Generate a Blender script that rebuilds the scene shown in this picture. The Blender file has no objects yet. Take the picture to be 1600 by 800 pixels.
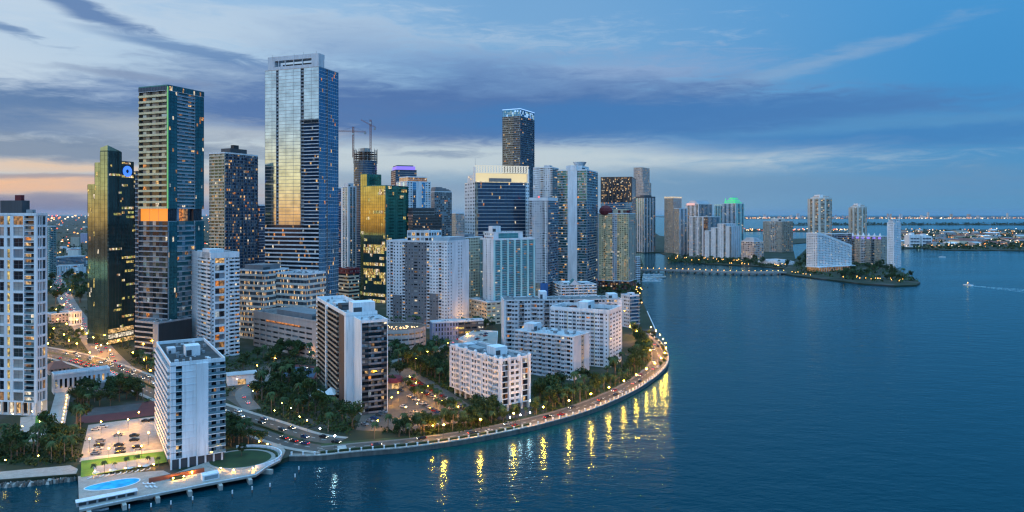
import bpy, math, random
from mathutils import Vector
R = random.Random(7)
SC = bpy.context.scene
COL = SC.collection
# ------------------------------------------------------------------ camera
F, HC, HOR = 1100.0, 110.0, 334.0      # focal length (px of a 1600 px frame), height of the drone, horizon row
cd = bpy.data.cameras.new('camera'); cam = bpy.data.objects.new('camera', cd); COL.objects.link(cam)
cam.location = (0, 0, HC); cam.rotation_euler = (math.radians(90), 0, 0)
cd.sensor_width = 36; cd.lens = 36*F/1600; cd.shift_y = (HOR-400)/1600
cd.clip_start = 1; cd.clip_end = 90000
SC.camera = cam
def lin(c):
    return tuple(((v/255)/12.92 if v/255 <= .04045 else ((v/255+.055)/1.055)**2.4) for v in c)
# ------------------------------------------------------------------ sky
SUN_AZ, SUN_EL = math.radians(-97), math.radians(3)      # azimuth from the view direction, negative = left (west)
wd = bpy.data.worlds.new('World'); SC.world = wd; wd.use_nodes = True
nt = wd.node_tree; nt.nodes.clear()
def nd(tree, typ, **kw):
    n = tree.nodes.new(typ)
    for k, v in kw.items(): setattr(n, k, v)
    return n
def M(op, a, b=0.0, c=None):
    n = nt.nodes.new('ShaderNodeMath'); n.operation = op
    for i, v in enumerate((a, b, c)):
        if v is None: continue
        if isinstance(v, (int, float)): n.inputs[i].default_value = v
        else: nt.links.new(v, n.inputs[i])
    return n.outputs[0]
def MR(v, a, b, c=0.0, d=1.0):
    n = nt.nodes.new('ShaderNodeMapRange'); n.interpolation_type = 'SMOOTHSTEP'
    nt.links.new(v, n.inputs[0])
    for i, x in enumerate((a, b, c, d)): n.inputs[i+1].default_value = x
    return n.outputs[0]
def MIX(f, a, b):
    n = nt.nodes.new('ShaderNodeMix'); n.data_type = 'RGBA'
    for i, v in ((0, f), (6, a), (7, b)):
        if isinstance(v, tuple): n.inputs[i].default_value = v if len(v) == 4 else (*v, 1)
        elif isinstance(v, float): n.inputs[i].default_value = v
        else: nt.links.new(v, n.inputs[i])
    return n.outputs[2]
def RAMP(v, stops):
    n = nt.nodes.new('ShaderNodeValToRGB'); e = n.color_ramp.elements
    n.color_ramp.interpolation = 'EASE'
    while len(e) < len(stops): e.new(.5)
    for el, (p, c) in zip(e, stops): el.position = p; el.color = (*lin(c), 1)
    nt.links.new(v, n.inputs[0]); return n.outputs[0]
tc = nd(nt, 'ShaderNodeTexCoord'); sp = nd(nt, 'ShaderNodeSeparateXYZ'); nt.links.new(tc.outputs['Generated'], sp.inputs[0])
X_, Y_, Z_ = sp.outputs
AZ = M('ARCTAN2', X_, Y_); EL = M('ARCSINE', Z_)
CS = M('COSINE', M('SUBTRACT', AZ, SUN_AZ))                 # 1 towards the sunset, -1 away from it
T_ = M('MULTIPLY_ADD', CS, .5, .5)                          # 0..1
hor = RAMP(T_, [(0, (74,140,190)), (.155, (88,152,192)), (.435, (140,172,196)), (.65, (152,160,180)), (.76, (190,165,160)), (.92, (255,186,118)), (1, (255,190,120))])
low = RAMP(T_, [(0, (60,132,190)), (.155, (60,142,198)), (.435, (146,180,206)), (.65, (176,190,205)), (.76, (205,205,205)), (.92, (250,228,170)), (1, (252,228,165))])
mid = RAMP(T_, [(0, (50,122,190)), (.155, (44,138,204)), (.435, (126,174,216)), (.65, (184,208,230)), (.76, (196,213,230)), (.92, (162,192,212)), (1, (180,200,210))])
hig = RAMP(T_, [(0, (60,130,195)), (.155, (62,148,212)), (.435, (116,168,216)), (.60, (150,190,228)), (.76, (172,204,234)), (1, (138,172,208))])
sky = MIX(MR(EL, -.01, .05), hor, low)
sky = MIX(MR(EL, .04, .14), sky, mid)
sky = MIX(MR(EL, .14, .30), sky, hig)
sky = MIX(MR(EL, .30, .55), sky, (*lin((66,132,200)), 1))
sky = MIX(MR(EL, .6, 1.15), sky, tuple(v*2.7 for v in lin((138,198,240)))+(1,))
# noise in direction space: long flat wisps
cmb = nd(nt, 'ShaderNodeCombineXYZ'); nt.links.new(AZ, cmb.inputs[0]); nt.links.new(M('MULTIPLY', EL, 5.5), cmb.inputs[1])
def NOISE(scale, detail, rough=.55, off=0.0, dist=0.0):
    n = nd(nt, 'ShaderNodeTexNoise'); n.noise_dimensions = '3D'
    mp = nd(nt, 'ShaderNodeVectorMath', operation='ADD'); mp.inputs[1].default_value = (off, off*.7, off*1.3)
    nt.links.new(cmb.outputs[0], mp.inputs[0]); nt.links.new(mp.outputs[0], n.inputs['Vector'])
    n.inputs['Scale'].default_value = scale; n.inputs['Detail'].default_value = detail
    n.inputs['Roughness'].default_value = rough; n.inputs['Distortion'].default_value = dist
    return n.outputs['Fac']
N1 = M('SUBTRACT', NOISE(5.0, 6, .6, 0, .4), .5); N2 = M('SUBTRACT', NOISE(16, 6, .65, 3.1, .8), .5)
NW = M('ADD', M('MULTIPLY', N1, 1.7), M('MULTIPLY', N2, 2.0))
EW = M('ADD', EL, M('MULTIPLY', N1, .035)); AW = M('ADD', AZ, M('MULTIPLY', N2, .12))
def dirpx(px, py):
    a = math.atan2(px-800, F); return a, math.atan2(HOR-py, math.hypot(F, px-800))
def cloud(px, py, rx, ry, col, amt, slope=0.0, soft=.55, rag=1.0):
    global sky
    a0, e0 = dirpx(px, py); ra = rx/F*math.cos(a0)**2; re = ry/F*math.cos(a0)
    da = M('DIVIDE', M('SUBTRACT', AW, a0), ra)
    de = M('DIVIDE', M('SUBTRACT', M('SUBTRACT', EW, e0), M('MULTIPLY', M('SUBTRACT', AZ, a0), slope)), re)
    d = M('SQRT', M('ADD', M('MULTIPLY', da, da), M('MULTIPLY', de, de)))
    d = M('ADD', d, M('MULTIPLY', NW, rag))
    sky = MIX(M('MULTIPLY', MR(d, 1+soft, 1-soft), amt), sky, (*lin(col), 1))
cloud(130, 258, 200, 9, (240,200,165), .75, 0, .8, .8)
cloud(60, 290, 330, 13, (255,192,140), .85, 0, .7, .7)
cloud(90, 276, 240, 5, (140,140,160), .7, 0, .8, .9)
cloud(20, 318, 420, 13, (128,132,160), .9, 0, .5, .3)
cloud(690, 245, 520, 30, (198,212,220), .85, 0, .65, .7)
cloud(450, 300, 330, 16, (190,190,195), .5, 0, .7, .6)
cloud(1000, 292, 520, 22, (96,146,188), .6, 0, .7, .7)
cloud(400, 135, 190, 32, (118,146,188), .7, 0, .7, 1.0)
cloud(330, 40, 500, 30, (204,218,232), .5, 0, .8, 1.4)
cloud(980, 112, 150, 22, (150,168,206), .6, 0, .8, .8)
cloud(1190, 122, 230, 10, (132,168,208), .7, .22, .8, .8)
cloud(880, 150, 400, 34, (96,134,188), .85, -.06, .6, .8)
cloud(660, 182, 520, 40, (72,112,172), .97, 0, .45, .45)
cloud(1060, 184, 420, 30, (52,118,184), .92, 0, .5, .45)
cloud(1380, 212, 420, 20, (36,122,190), .85, 0, .6, .5)
cloud(1450, 192, 330, 8, (80,148,200), .5, 0, .8, .8)
cloud(40, 178, 360, 36, (82,120,170), .95, -.03, .5, .7)
cloud(60, 232, 420, 18, (108,132,166), .85, 0, .5, .6)
cloud(330, 205, 200, 18, (196,204,210), .55, 0, .8, .9)
cloud(130, 14, 110, 11, (72,114,172), .85, -.24, .6, .5)
cloud(290, 76, 140, 10, (92,132,184), .8, -.14, .6, .7)
cloud(0, 42, 60, 7, (86,126,178), .8, -.2, .8, 1.0)
cloud(560, 70, 130, 22, (112,152,200), .45, 0, .9, 1.2)
cloud(720, 90, 190, 14, (112,152,202), .5, 0, .9, 1.2)
cloud(200, 118, 110, 5, (130,150,185), .7, -.05, .8, .8)
cloud(690, 241, 70, 4, (120,145,180), .7, 0, .8, .8)
sky = MIX(MR(EL, -.004, -.03), sky, (*lin((40,60,80)), 1))
vm = nd(nt, 'ShaderNodeVectorMath', operation='SCALE'); nt.links.new(sky, vm.inputs[0]); nt.links.new(MR(Y_, .05, -.5, 1.0, 1.9), vm.inputs['Scale']); sky = vm.outputs[0]   # sky behind the camera raised to add light on the facades
nis = nd(nt, 'ShaderNodeTexSky'); nis.sky_type = 'NISHITA'; nis.sun_disc = False
nis.sun_elevation = SUN_EL; nis.sun_rotation = SUN_AZ; nis.altitude = 100
bg1 = nd(nt, 'ShaderNodeBackground'); bg1.inputs[1].default_value = .02; nt.links.new(nis.outputs[0], bg1.inputs[0])
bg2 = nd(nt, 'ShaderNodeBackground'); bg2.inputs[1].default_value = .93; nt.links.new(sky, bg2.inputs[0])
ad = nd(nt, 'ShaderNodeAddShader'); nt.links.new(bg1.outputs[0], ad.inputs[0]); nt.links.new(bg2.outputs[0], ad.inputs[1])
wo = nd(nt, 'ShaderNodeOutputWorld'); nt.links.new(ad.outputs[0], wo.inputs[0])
# ------------------------------------------------------------------ sun (already at the horizon: a broad weak glow from the west)
sl = bpy.data.lights.new('sun', 'SUN'); sl.energy = 1.2; sl.angle = math.radians(36); sl.color = (1, .68, .42)
so = bpy.data.objects.new('sun', sl); COL.objects.link(so)
_d = Vector((math.sin(SUN_AZ+.38)*math.cos(.16), math.cos(SUN_AZ+.38)*math.cos(.16), math.sin(.16)))
so.rotation_euler = _d.to_track_quat('Z', 'Y').to_euler()
# ------------------------------------------------------------------ exposure / render
SC.view_settings.view_transform = 'Standard'; SC.view_settings.look = 'None'
SC.view_settings.exposure = 0.0; SC.view_settings.gamma = 1.0; SC.view_settings.use_curve_mapping = False
SC.render.engine = 'CYCLES'
cy = SC.cycles
cy.max_bounces = 5; cy.diffuse_bounces = 2; cy.glossy_bounces = 3; cy.transmission_bounces = 2; cy.transparent_max_bounces = 4; cy.volume_bounces = 0
cy.sample_clamp_indirect = 2.0; cy.sample_clamp_direct = 80.0; cy.caustics_reflective = False; cy.caustics_refractive = False
cy.use_denoising = True; cy.use_light_tree = True; cy.use_adaptive_sampling = False
try: cy.denoiser = 'OPENIMAGEDENOISE'; cy.denoising_prefilter = 'ACCURATE'
except Exception: pass
cy.filter_width = 1.3
# ------------------------------------------------------------------ materials
MATS = {}
def newmat(name):
    m = bpy.data.materials.new(name); m.use_nodes = True
    t = m.node_tree; b = t.nodes['Principled BSDF']; MATS[name] = m
    return m, t, b
def vary(t, b, col, amount, scale, stretch=(1, 1, 1), rough=None):
    g = nd(t, 'ShaderNodeNewGeometry'); mp = nd(t, 'ShaderNodeMapping'); mp.inputs['Scale'].default_value = stretch
    t.links.new(g.outputs['Position'], mp.inputs['Vector'])
    n = nd(t, 'ShaderNodeTexNoise'); n.inputs['Scale'].default_value = scale; n.inputs['Detail'].default_value = 5
    t.links.new(mp.outputs[0], n.inputs['Vector'])
    r = nd(t, 'ShaderNodeValToRGB'); r.color_ramp.elements[0].position = .3; r.color_ramp.elements[1].position = .7
    r.color_ramp.elements[0].color = (*[c*(1-amount) for c in col], 1); r.color_ramp.elements[1].color = (*[min(1, c*(1+amount)) for c in col], 1)
    t.links.new(n.outputs['Fac'], r.inputs[0]); t.links.new(r.outputs[0], b.inputs['Base Color'])
    return n
def paint(name, col, rough=.75, amount=.13, scale=.18, stretch=(1, 1, .25), metal=0.0):
    m, t, b = newmat(name); b.inputs['Roughness'].default_value = rough; b.inputs['Metallic'].default_value = metal
    n = vary(t, b, col, amount, scale, stretch)
    mp = nd(t, 'ShaderNodeMapping'); mp.inputs['Scale'].default_value = (1.3, 1.3, .07) if stretch[2] < 1 else (1.5, 1.5, 1.5); g = nd(t, 'ShaderNodeNewGeometry'); t.links.new(g.outputs['Position'], mp.inputs['Vector'])
    n2 = nd(t, 'ShaderNodeTexNoise'); n2.inputs['Scale'].default_value = .8; n2.inputs['Detail'].default_value = 6; n2.inputs['Roughness'].default_value = .7; t.links.new(mp.outputs[0], n2.inputs['Vector'])
    mr = nd(t, 'ShaderNodeMapRange'); t.links.new(n2.outputs['Fac'], mr.inputs[0]); mr.inputs[1].default_value = .52; mr.inputs[2].default_value = .72
    mx = nd(t, 'ShaderNodeMix', data_type='RGBA'); mx.inputs[7].default_value = (*[v*.66 for v in col], 1); t.links.new(b.inputs['Base Color'].links[0].from_socket, mx.inputs[6]); t.links.new(mr.outputs[0], mx.inputs[0]); t.links.new(mx.outputs[2], b.inputs['Base Color'])
    return m
def glass(name, col, metal=.0, rough=.06, ior=1.5, spec=.5):
    m, t, b = newmat(name); b.inputs['Metallic'].default_value = metal; b.inputs['Roughness'].default_value = rough
    b.inputs['IOR'].default_value = ior; b.inputs['Specular IOR Level'].default_value = spec
    vary(t, b, col, .25, .12); return m
def lit(name, col, strength, scale=.55):
    m, t, b = newmat(name); b.inputs['Base Color'].default_value = (.02, .02, .02, 1); b.inputs['Roughness'].default_value = .12
    g = nd(t, 'ShaderNodeNewGeometry'); n = nd(t, 'ShaderNodeTexNoise'); n.inputs['Scale'].default_value = scale; n.inputs['Detail'].default_value = 3
    t.links.new(g.outputs['Position'], n.inputs['Vector'])
    mr = nd(t, 'ShaderNodeMapRange'); t.links.new(n.outputs['Fac'], mr.inputs[0])
    mr.inputs[1].default_value = .38; mr.inputs[2].default_value = .66; mr.inputs[3].default_value = .12*strength; mr.inputs[4].default_value = 1.25*strength
    b.inputs['Emission Color'].default_value = (*col, 1); t.links.new(mr.outputs[0], b.inputs['Emission Strength'])
    m.cycles.emission_sampling = 'NONE'; return m
def glow(name, col, strength, sampled=False):
    m, t, b = newmat(name); b.inputs['Base Color'].default_value = (*[c*.5 for c in col], 1)
    b.inputs['Emission Color'].default_value = (*col, 1); b.inputs['Emission Strength'].default_value = strength
    m.cycles.emission_sampling = 'AUTO' if sampled else 'NONE'; return m
paint('white', (.74, .75, .77)); paint('white_warm', (.66, .62, .56)); paint('offwhite', (.58, .59, .62)); paint('cream', (.60, .52, .38))
paint('warm_cream', (.80, .63, .36)); paint('beige', (.46, .39, .31)); paint('tan', (.36, .29, .22)); paint('brown', (.10, .06, .045)); paint('redbrown', (.16, .05, .03))  # the warm cream has warm light on the slabs put into its colour
paint('grey', (.30, .31, .33)); paint('midgrey', (.19, .195, .21)); paint('darkgrey', (.065, .068, .075)); paint('charcoal', (.025, .027, .03))
paint('concrete', (.34, .32, .30)); paint('pinkish', (.50, .40, .36)); paint('roof_grey', (.15, .15, .155), amount=.35, scale=.12, stretch=(1, 1, 1))
paint('roof_pale', (.42, .44, .47), amount=.25, scale=.1, stretch=(1, 1, 1)); paint('roof_dark', (.035, .037, .04), amount=.5, scale=.15, stretch=(1, 1, 1)); paint('maroon', (.16, .012, .018)); paint('terracotta', (.22, .07, .045))
paint('aqua', (.42, .68, .66)); paint('blue_wall', (.05, .16, .42)); paint('teal_roof', (.05, .16, .16)); paint('steel', (.35, .36, .38), rough=.4, metal=.6)
paint('rust', (.20, .10, .06)); paint('yellow_paint', (.45, .30, .08)); paint('crane_red', (.34, .10, .05)); paint('lilac', (.30, .30, .42))
glass('glass_mirror', (.39, .46, .52), 1.0, .05); glass('glass_blue', (.09, .24, .38), .75, .06); glass('glass_teal', (.03, .15, .17), .55, .07)
glass('glass_green', (.20, .27, .22), .9, .06); glass('glass_dark', (.010, .016, .024), .1, .08, spec=.6); glass('glass_navy', (.02, .05, .10), .35, .07)
glass('glass_aqua', (.12, .40, .42), .45, .1); glass('glass_office', (.02, .06, .065), .45, .06); glass('rail', (.16, .26, .30), .3, .12)
glass('curtain_pale', (.34, .34, .33), .05, .3); glass('curtain', (.20, .19, .17), .05, .25); glass('glass_pale', (.30, .38, .44), .45, .1)
lit('lit_warm', (1, .60, .24), .95); lit('lit_dim', (1, .50, .18), .38); lit('lit_yellow', (1, .74, .22), .85); lit('lit_white', (1, .84, .62), 1.0)
lit('lit_cool_dim', (.75, .9, 1), .4); lit('lit_orange', (1, .34, .07), .75); lit('lit_cool', (.6, .95, 1), .7); lit('lit_green', (.80, .85, .25), .55)
PAL = {'home': ['lit_warm', 'lit_dim', 'lit_dim', 'lit_dim', 'lit_warm', 'lit_white', 'lit_cool_dim', 'lit_orange'], 'office': ['lit_yellow', 'lit_green', 'lit_yellow', 'lit_white', 'lit_dim'],
       'hotel': ['lit_warm', 'lit_warm', 'lit_white', 'lit_dim']}
PAL['sky'] = ['blue_lit', 'lit_cool']; glow('blue_lit', (.35, .62, 1), 1.1); glow('red_light', (1, .05, .03), 5)
glow('lamp_bulb', (1, .47, .07), 420, True); glow('lamp_cool', (.85, .95, 1), 160, True); glow('lamp_far', (1, .46, .08), 14); glow('lamp_mid', (1, .43, .035), 1800, True); glow('tail', (1, .03, .015), 6); glow('head', (1, .9, .7), 8)
# ------------------------------------------------------------------ mesh collector
class MB:
    def __init__(s): s.v = []; s.f = []; s.m = []; s.mats = []
    def mi(s, m):
        if m not in s.mats: s.mats.append(m)
        return s.mats.index(m)
    def quad(s, a, b, c, d, m): n = len(s.v); s.v += [a, b, c, d]; s.f.append((n, n+1, n+2, n+3)); s.m.append(s.mi(m))
    def tri(s, a, b, c, m): n = len(s.v); s.v += [a, b, c]; s.f.append((n, n+1, n+2)); s.m.append(s.mi(m))
    def hexa(s, p, m):      # p: 4 bottom (ccw), 4 top
        n = len(s.v); s.v += list(p); k = s.mi(m)
        for f in ((3, 2, 1, 0), (4, 5, 6, 7), (0, 1, 5, 4), (1, 2, 6, 5), (2, 3, 7, 6), (3, 0, 4, 7)):
            s.f.append(tuple(n+i for i in f)); s.m.append(k)
    def box(s, x0, x1, y0, y1, z0, z1, m):
        s.hexa([(x0, y0, z0), (x1, y0, z0), (x1, y1, z0), (x0, y1, z0), (x0, y0, z1), (x1, y0, z1), (x1, y1, z1), (x0, y1, z1)], m)
    def prism(s, poly, z0, z1, m, mt=None, bottom=False):
        n = len(s.v); k = len(poly); s.v += [(p[0], p[1], z0) for p in poly] + [(p[0], p[1], z1) for p in poly]
        for i in range(k): j = (i+1) % k; s.f.append((n+i, n+j, n+k+j, n+k+i)); s.m.append(s.mi(m))
        s.f.append(tuple(n+k+i for i in range(k))); s.m.append(s.mi(mt or m))
        if bottom: s.f.append(tuple(n+k-1-i for i in range(k))); s.m.append(s.mi(m))
    def cone(s, c, r0, r1, z0, z1, m, n=10, cap=True):
        b = len(s.v)
        for r, z in ((r0, z0), (r1, z1)):
            s.v += [(c[0]+r*math.cos(6.2832*i/n), c[1]+r*math.sin(6.2832*i/n), z) for i in range(n)]
        for i in range(n): j = (i+1) % n; s.f.append((b+i, b+j, b+n+j, b+n+i)); s.m.append(s.mi(m))
        if cap: s.f.append(tuple(b+n+i for i in range(n))); s.m.append(s.mi(m))
    def tube(s, p, q, r0, r1, m, n=5):
        p = Vector(p); q = Vector(q); d = (q-p).normalized(); u = d.orthogonal().normalized(); w = d.cross(u); b = len(s.v)
        for c, r in ((p, r0), (q, r1)):
            for i in range(n):
                a = 6.2832*i/n; s.v.append(tuple(c+(u*math.cos(a)+w*math.sin(a))*r))
        for i in range(n): j = (i+1) % n; s.f.append((b+i, b+j, b+n+j, b+n+i)); s.m.append(s.mi(m))
        s.f.append(tuple(b+n+i for i in range(n))); s.m.append(s.mi(m))
    def ball(s, c, r, m, n=8, rings=5, zs=1.0):
        b = len(s.v); k = s.mi(m)
        for i in range(rings+1):
            t = math.pi*i/rings
            s.v += [(c[0]+r*math.sin(t)*math.cos(6.2832*j/n), c[1]+r*math.sin(t)*math.sin(6.2832*j/n), c[2]+r*zs*math.cos(t)) for j in range(n)]
        for i in range(rings):
            for j in range(n):
                l = (j+1) % n; s.f.append((b+i*n+j, b+(i+1)*n+j, b+(i+1)*n+l, b+i*n+l)); s.m.append(k)
    def add(s, o, ang=0.0, t=(0, 0, 0)):
        c, sn = math.cos(ang), math.sin(ang); n = len(s.v)
        s.v += [(x*c-y*sn+t[0], x*sn+y*c+t[1], z+t[2]) for x, y, z in o.v]
        mp = [s.mi(m) for m in o.mats]
        s.f += [tuple(i+n for i in f) for f in o.f]; s.m += [mp[i] for i in o.m]
    def mesh(s, name):
        me = bpy.data.meshes.new(name); me.from_pydata(s.v, [], s.f)
        for m in s.mats: me.materials.append(MATS[m])
        me.polygons.foreach_set('material_index', s.m); me.update(); return me
    def build(s, name, parent=None, loc=None, rot=0.0):
        o = bpy.data.objects.new(name, s.mesh(name)); COL.objects.link(o)
        if parent: o.parent = parent
        if loc: o.location = loc
        if rot: o.rotation_euler = (0, 0, rot)
        return o
def tag(o, label=None, cat=None, group=None, kind=None):
    if label: o['label'] = label
    if cat: o['category'] = cat
    if group: o['group'] = group
    if kind: o['kind'] = kind
    return o
def empty(name, loc, rot=0.0):
    o = bpy.data.objects.new(name, None); COL.objects.link(o); o.location = loc; o.rotation_euler = (0, 0, rot); o.empty_display_size = .5
    return o
def inst(name, me, parent=None, loc=(0, 0, 0), rot=0.0, scale=None):
    o = bpy.data.objects.new(name, me); COL.objects.link(o); o.location = loc
    if parent: o.parent = parent
    if rot: o.rotation_euler = (0, 0, rot)
    if scale: o.scale = scale
    return o
def G(px, py, z=0.0):          # where the sight line through a pixel of the photograph meets height z
    Y = F*(HC-z)/(py-HOR); return ((px-800)/F*Y, Y, z)
FOOT = []                       # building footprints (world polygons), kept clear of trees
# ------------------------------------------------------------------ buildings
class Bld:
    def __init__(s, name, label, cat, O, ang, tier=1, group=None):
        s.root = empty(name, (O[0], O[1], 0), ang); tag(s.root, label, cat, group)
        s.O = O; s.ang = ang; s.parts = {}; s.units = {}; s.tier = tier; s.stuff = set()
    def p(s, part): return s.parts.setdefault(part, MB())
    def fresh(s, part): return s.parts.setdefault((part, len(s.parts)), MB())
    def unit(s, part, key, fn, loc, rot, pri): s.units.setdefault(part, []).append((pri, R.random(), key, fn, loc, rot))
    def foot(s, poly):
        c, n = math.cos(s.ang), math.sin(s.ang)
        FOOT.append([(s.O[0]+x*c-y*n, s.O[1]+x*n+y*c) for x, y in poly])
    def done(s):
        for k, mb in s.parts.items():
            if isinstance(k, tuple): k = k[0]
            if mb.f:
                o = mb.build(k, s.root)
                if k in s.stuff: o['kind'] = 'stuff'
        cap = {0: 100, 1: 40, 2: 0}[s.tier]
        for part, us in s.units.items():
            us.sort(key=lambda u: (u[0], u[1])); mesh = {}; rest = MB()
            for i, (pri, _, key, fn, loc, rot) in enumerate(us):
                if i < cap:
                    if key not in mesh:
                        r_ = fn(); mesh[key] = (r_.mesh(part), [(n_, b_.mesh(n_)) for n_, b_ in getattr(r_, 'sub', ())])
                    o_ = inst(part, mesh[key][0], s.root, loc, rot)
                    for n_, me_ in mesh[key][1]: inst(n_, me_, o_)
                else:
                    kk = ('mb', key)
                    if kk not in mesh: mesh[kk] = fn()
                    rest.add(mesh[kk], rot, loc)
                    for n_, b_ in getattr(mesh[kk], 'sub', ()): rest.add(b_, rot, loc)
            if rest.f: o = rest.build(part, s.root); o['kind'] = 'stuff'
        return s.root
def pick(p, base, pal='home'):
    return R.choice(PAL[pal]) if R.random() < p else base
def col(w, kind, **o): return (w, kind, o)
def face(B, p0, p1, z0, z1, nf, cols, lit_p=.12, pal='home'):
    dx, dy = p1[0]-p0[0], p1[1]-p0[1]; L = math.hypot(dx, dy); u = (dx/L, dy/L); n = (u[1], -u[0]); ang = math.atan2(u[1], u[0])
    P = lambda s, d, z: (p0[0]+u[0]*s+n[0]*d, p0[1]+u[1]*s+n[1]*d, z)
    def q(part, m, s0, s1, a, b, d=0.0): B.p(part).quad(P(s0, d, a), P(s1, d, a), P(s1, d, b), P(s0, d, b), m)
    def bx(part, m, s0, s1, d0, d1, a, b): B.p(part).hexa([P(s0, d1, a), P(s1, d1, a), P(s1, d0, a), P(s0, d0, a), P(s0, d1, b), P(s1, d1, b), P(s1, d0, b), P(s0, d0, b)], m)
    tot = sum(c[0] for c in cols); s = 0.0
    for w, kind, o in cols:
        s0 = s; s1 = s+L*w/tot; s = s1; W = s1-s0
        za = z0+o.get('lo', 0)*(z1-z0); zb = z0+o.get('hi', 1)*(z1-z0)
        if za > z0+.01: q('wall', o.get('m', 'white'), s0, s1, z0, za)
        if zb < z1-.01: q('wall', o.get('m', 'white'), s0, s1, zb, z1)
        f = max(1, round(nf*(zb-za)/(z1-z0))) if 'nf' not in o else o['nf']; fh = (zb-za)/f
        m = o.get('m', 'white'); g = o.get('g', 'glass_dark'); lp = min(.9, o.get('p', lit_p)*1.4); pl = o.get('pal', pal)
        if kind == 'wall':
            d = o.get('d', 0.0)
            if d: bx(o.get('part', 'wall'), m, s0, s1, min(0, d), max(0, d), za, zb)
            else: q(o.get('part', 'wall'), m, s0, s1, za, zb)
            if o.get('lines'):
                for i in range(1, f+1): bx('floor_band', o['lines'], s0, s1, 0, .12, za+i*fh-.25, za+i*fh)
        elif kind == 'win':
            nb = o.get('nb', 3); ww = o.get('ww', .5)*W/nb; wh = o.get('wh', .5)*fh; sill = o.get('sill', .3)*fh; rec = o.get('rec', .3)
            m2 = o.get('m2')
            wn = B.p('wall'); bw = W/nb
            for i in range(f):
                a = za+i*fh; mm = m
                if m2 and m2[1] <= i/f < m2[2]: mm = m2[0]
                q('wall', mm, s0, s1, a, a+sill); q('wall', mm, s0, s1, a+sill+wh, a+fh)
                for j in range(nb):
                    c = s0+(j+.5)*bw; e0 = c-ww/2; e1 = c+ww/2
                    q('wall', mm, c-bw/2, e0, a+sill, a+sill+wh); q('wall', mm, e1, c+bw/2, a+sill, a+sill+wh)
                    for (t0, t1, h0, h1) in ((e0, e0, a+sill, a+sill+wh), (e1, e1, a+sill, a+sill+wh)):
                        wn.quad(P(t0, 0, h0), P(t0, -rec, h0), P(t1, -rec, h1), P(t1, 0, h1), mm)
                    for h in (a+sill, a+sill+wh): wn.quad(P(e0, 0, h), P(e1, 0, h), P(e1, -rec, h), P(e0, -rec, h), mm)
                    gm = R.choice(PAL[pl]) if R.random() < lp else R.choice((g, g, g, g, 'curtain', 'glass_pale', 'curtain_pale'))
                    if j in o.get('litbays', ()) and R.random() < .85: gm = 'lit_yellow'
                    key = ('win', round(ww, 2), round(wh, 2), gm, o.get('fr', 'midgrey'))
                    def fn(ww=ww, wh=wh, gm=gm, fr=o.get('fr', 'midgrey')):
                        b = MB(); b.quad((-ww/2, 0, 0), (ww/2, 0, 0), (ww/2, 0, wh), (-ww/2, 0, wh), gm)
                        if B.tier == 0:
                            t = .08; k_ = MB(); b.sub = [('frame', k_)]
                            k_.box(-t/2, t/2, -.1, .02, .01, wh-.01, fr); k_.box(-ww/2+.01, ww/2-.01, -.08, .02, wh*.48, wh*.48+t, fr)
                        return b
                    c3 = P(c, -rec, a+sill); B.unit('window', key, fn, c3, ang, 0 if gm in LITSET else 1)
        elif kind in ('glass', 'ribbon'):
            nb = o.get('nb', max(1, round(W/1.6))); bw = W/nb; rec = o.get('rec', .05 if kind == 'glass' else .25)
            sp_ = o.get('sp', 0 if kind == 'glass' else .38); gp = B.fresh('glazing'); jit = o.get('jit', .0016)
            row = o.get('row', False); prj = o.get('proj', .12 if kind == 'glass' else .3)
            for i in range(f):
                a = za+i*fh; fp = lp*(R.random()**2)*3 if row else lp; on = False
                for j in range(nb):
                    if row and R.random() < .75 and j: r_ = on
                    else: r_ = R.random() < fp
                    on = r_
                    gm = R.choice(PAL[pl]) if r_ else g
                    e0 = s0+j*bw; e1 = e0+bw; jj = [R.uniform(-jit, jit)*bw for _ in range(3)]
                    gp.quad(P(e0, -rec+jj[0], a), P(e1, -rec+jj[1], a), P(e1, -rec+jj[1]+jj[2]-jj[0], a+fh), P(e0, -rec+jj[2], a+fh), gm)
                if sp_: bx('floor_band', m, s0, s1, -rec, prj, a, a+fh*sp_)
                elif o.get('line', 1): bx('floor_band', o.get('lm', m), s0, s1, -rec, o.get('lp_', .1), a, a+o.get('lt', .22))
            if o.get('mul', 1):
                st = o.get('mul', 1)
                for j in range(0, nb+1, st): bx('mullion', o.get('mm', 'darkgrey'), s0+j*bw-.06, s0+j*bw+.06, -rec, .08, za, zb-.02)
        elif kind == 'balc':
            nb = o.get('nb', max(1, round(W/4.5))); bw = W/nb; rec = o.get('rec', 1.5); pr = o.get('proj', .5); st = o.get('st', .3); ph = o.get('ph', 1.05)
            rail = o.get('rail', 'rail'); wf = o.get('wf', .3); gp = B.fresh('glazing'); wm = o.get('wm', m)
            e = min(o.get('inset', 0.0), W*.2)
            B.p('wall').quad(P(s0, -rec, za), P(s0, 0, za), P(s0, 0, zb), P(s0, -rec, zb), m)
            B.p('wall').quad(P(s1, 0, za), P(s1, -rec, za), P(s1, -rec, zb), P(s1, 0, zb), m)
            for i in range(f):
                a = za+i*fh
                for j in range(nb):
                    e0 = s0+j*bw; x = e0+bw*wf
                    if wf > .01: q('wall', wm, e0, x, a, a+fh, -rec)
                    nn = o.get('ng', 2)
                    for k in range(nn):
                        gm = R.choice(PAL[pl]) if R.random() < lp else R.choice((g, g, g, g, g, 'curtain', 'glass_pale', 'curtain_pale'))
                        y0 = x+(e0+bw-x)*k/nn; y1 = x+(e0+bw-x)*(k+1)/nn
                        gp.quad(P(y0, -rec, a), P(y1, -rec, a), P(y1, -rec, a+fh), P(y0, -rec, a+fh), gm)
                ub = o.get('ub', nb if o.get('split') else 1)
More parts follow.
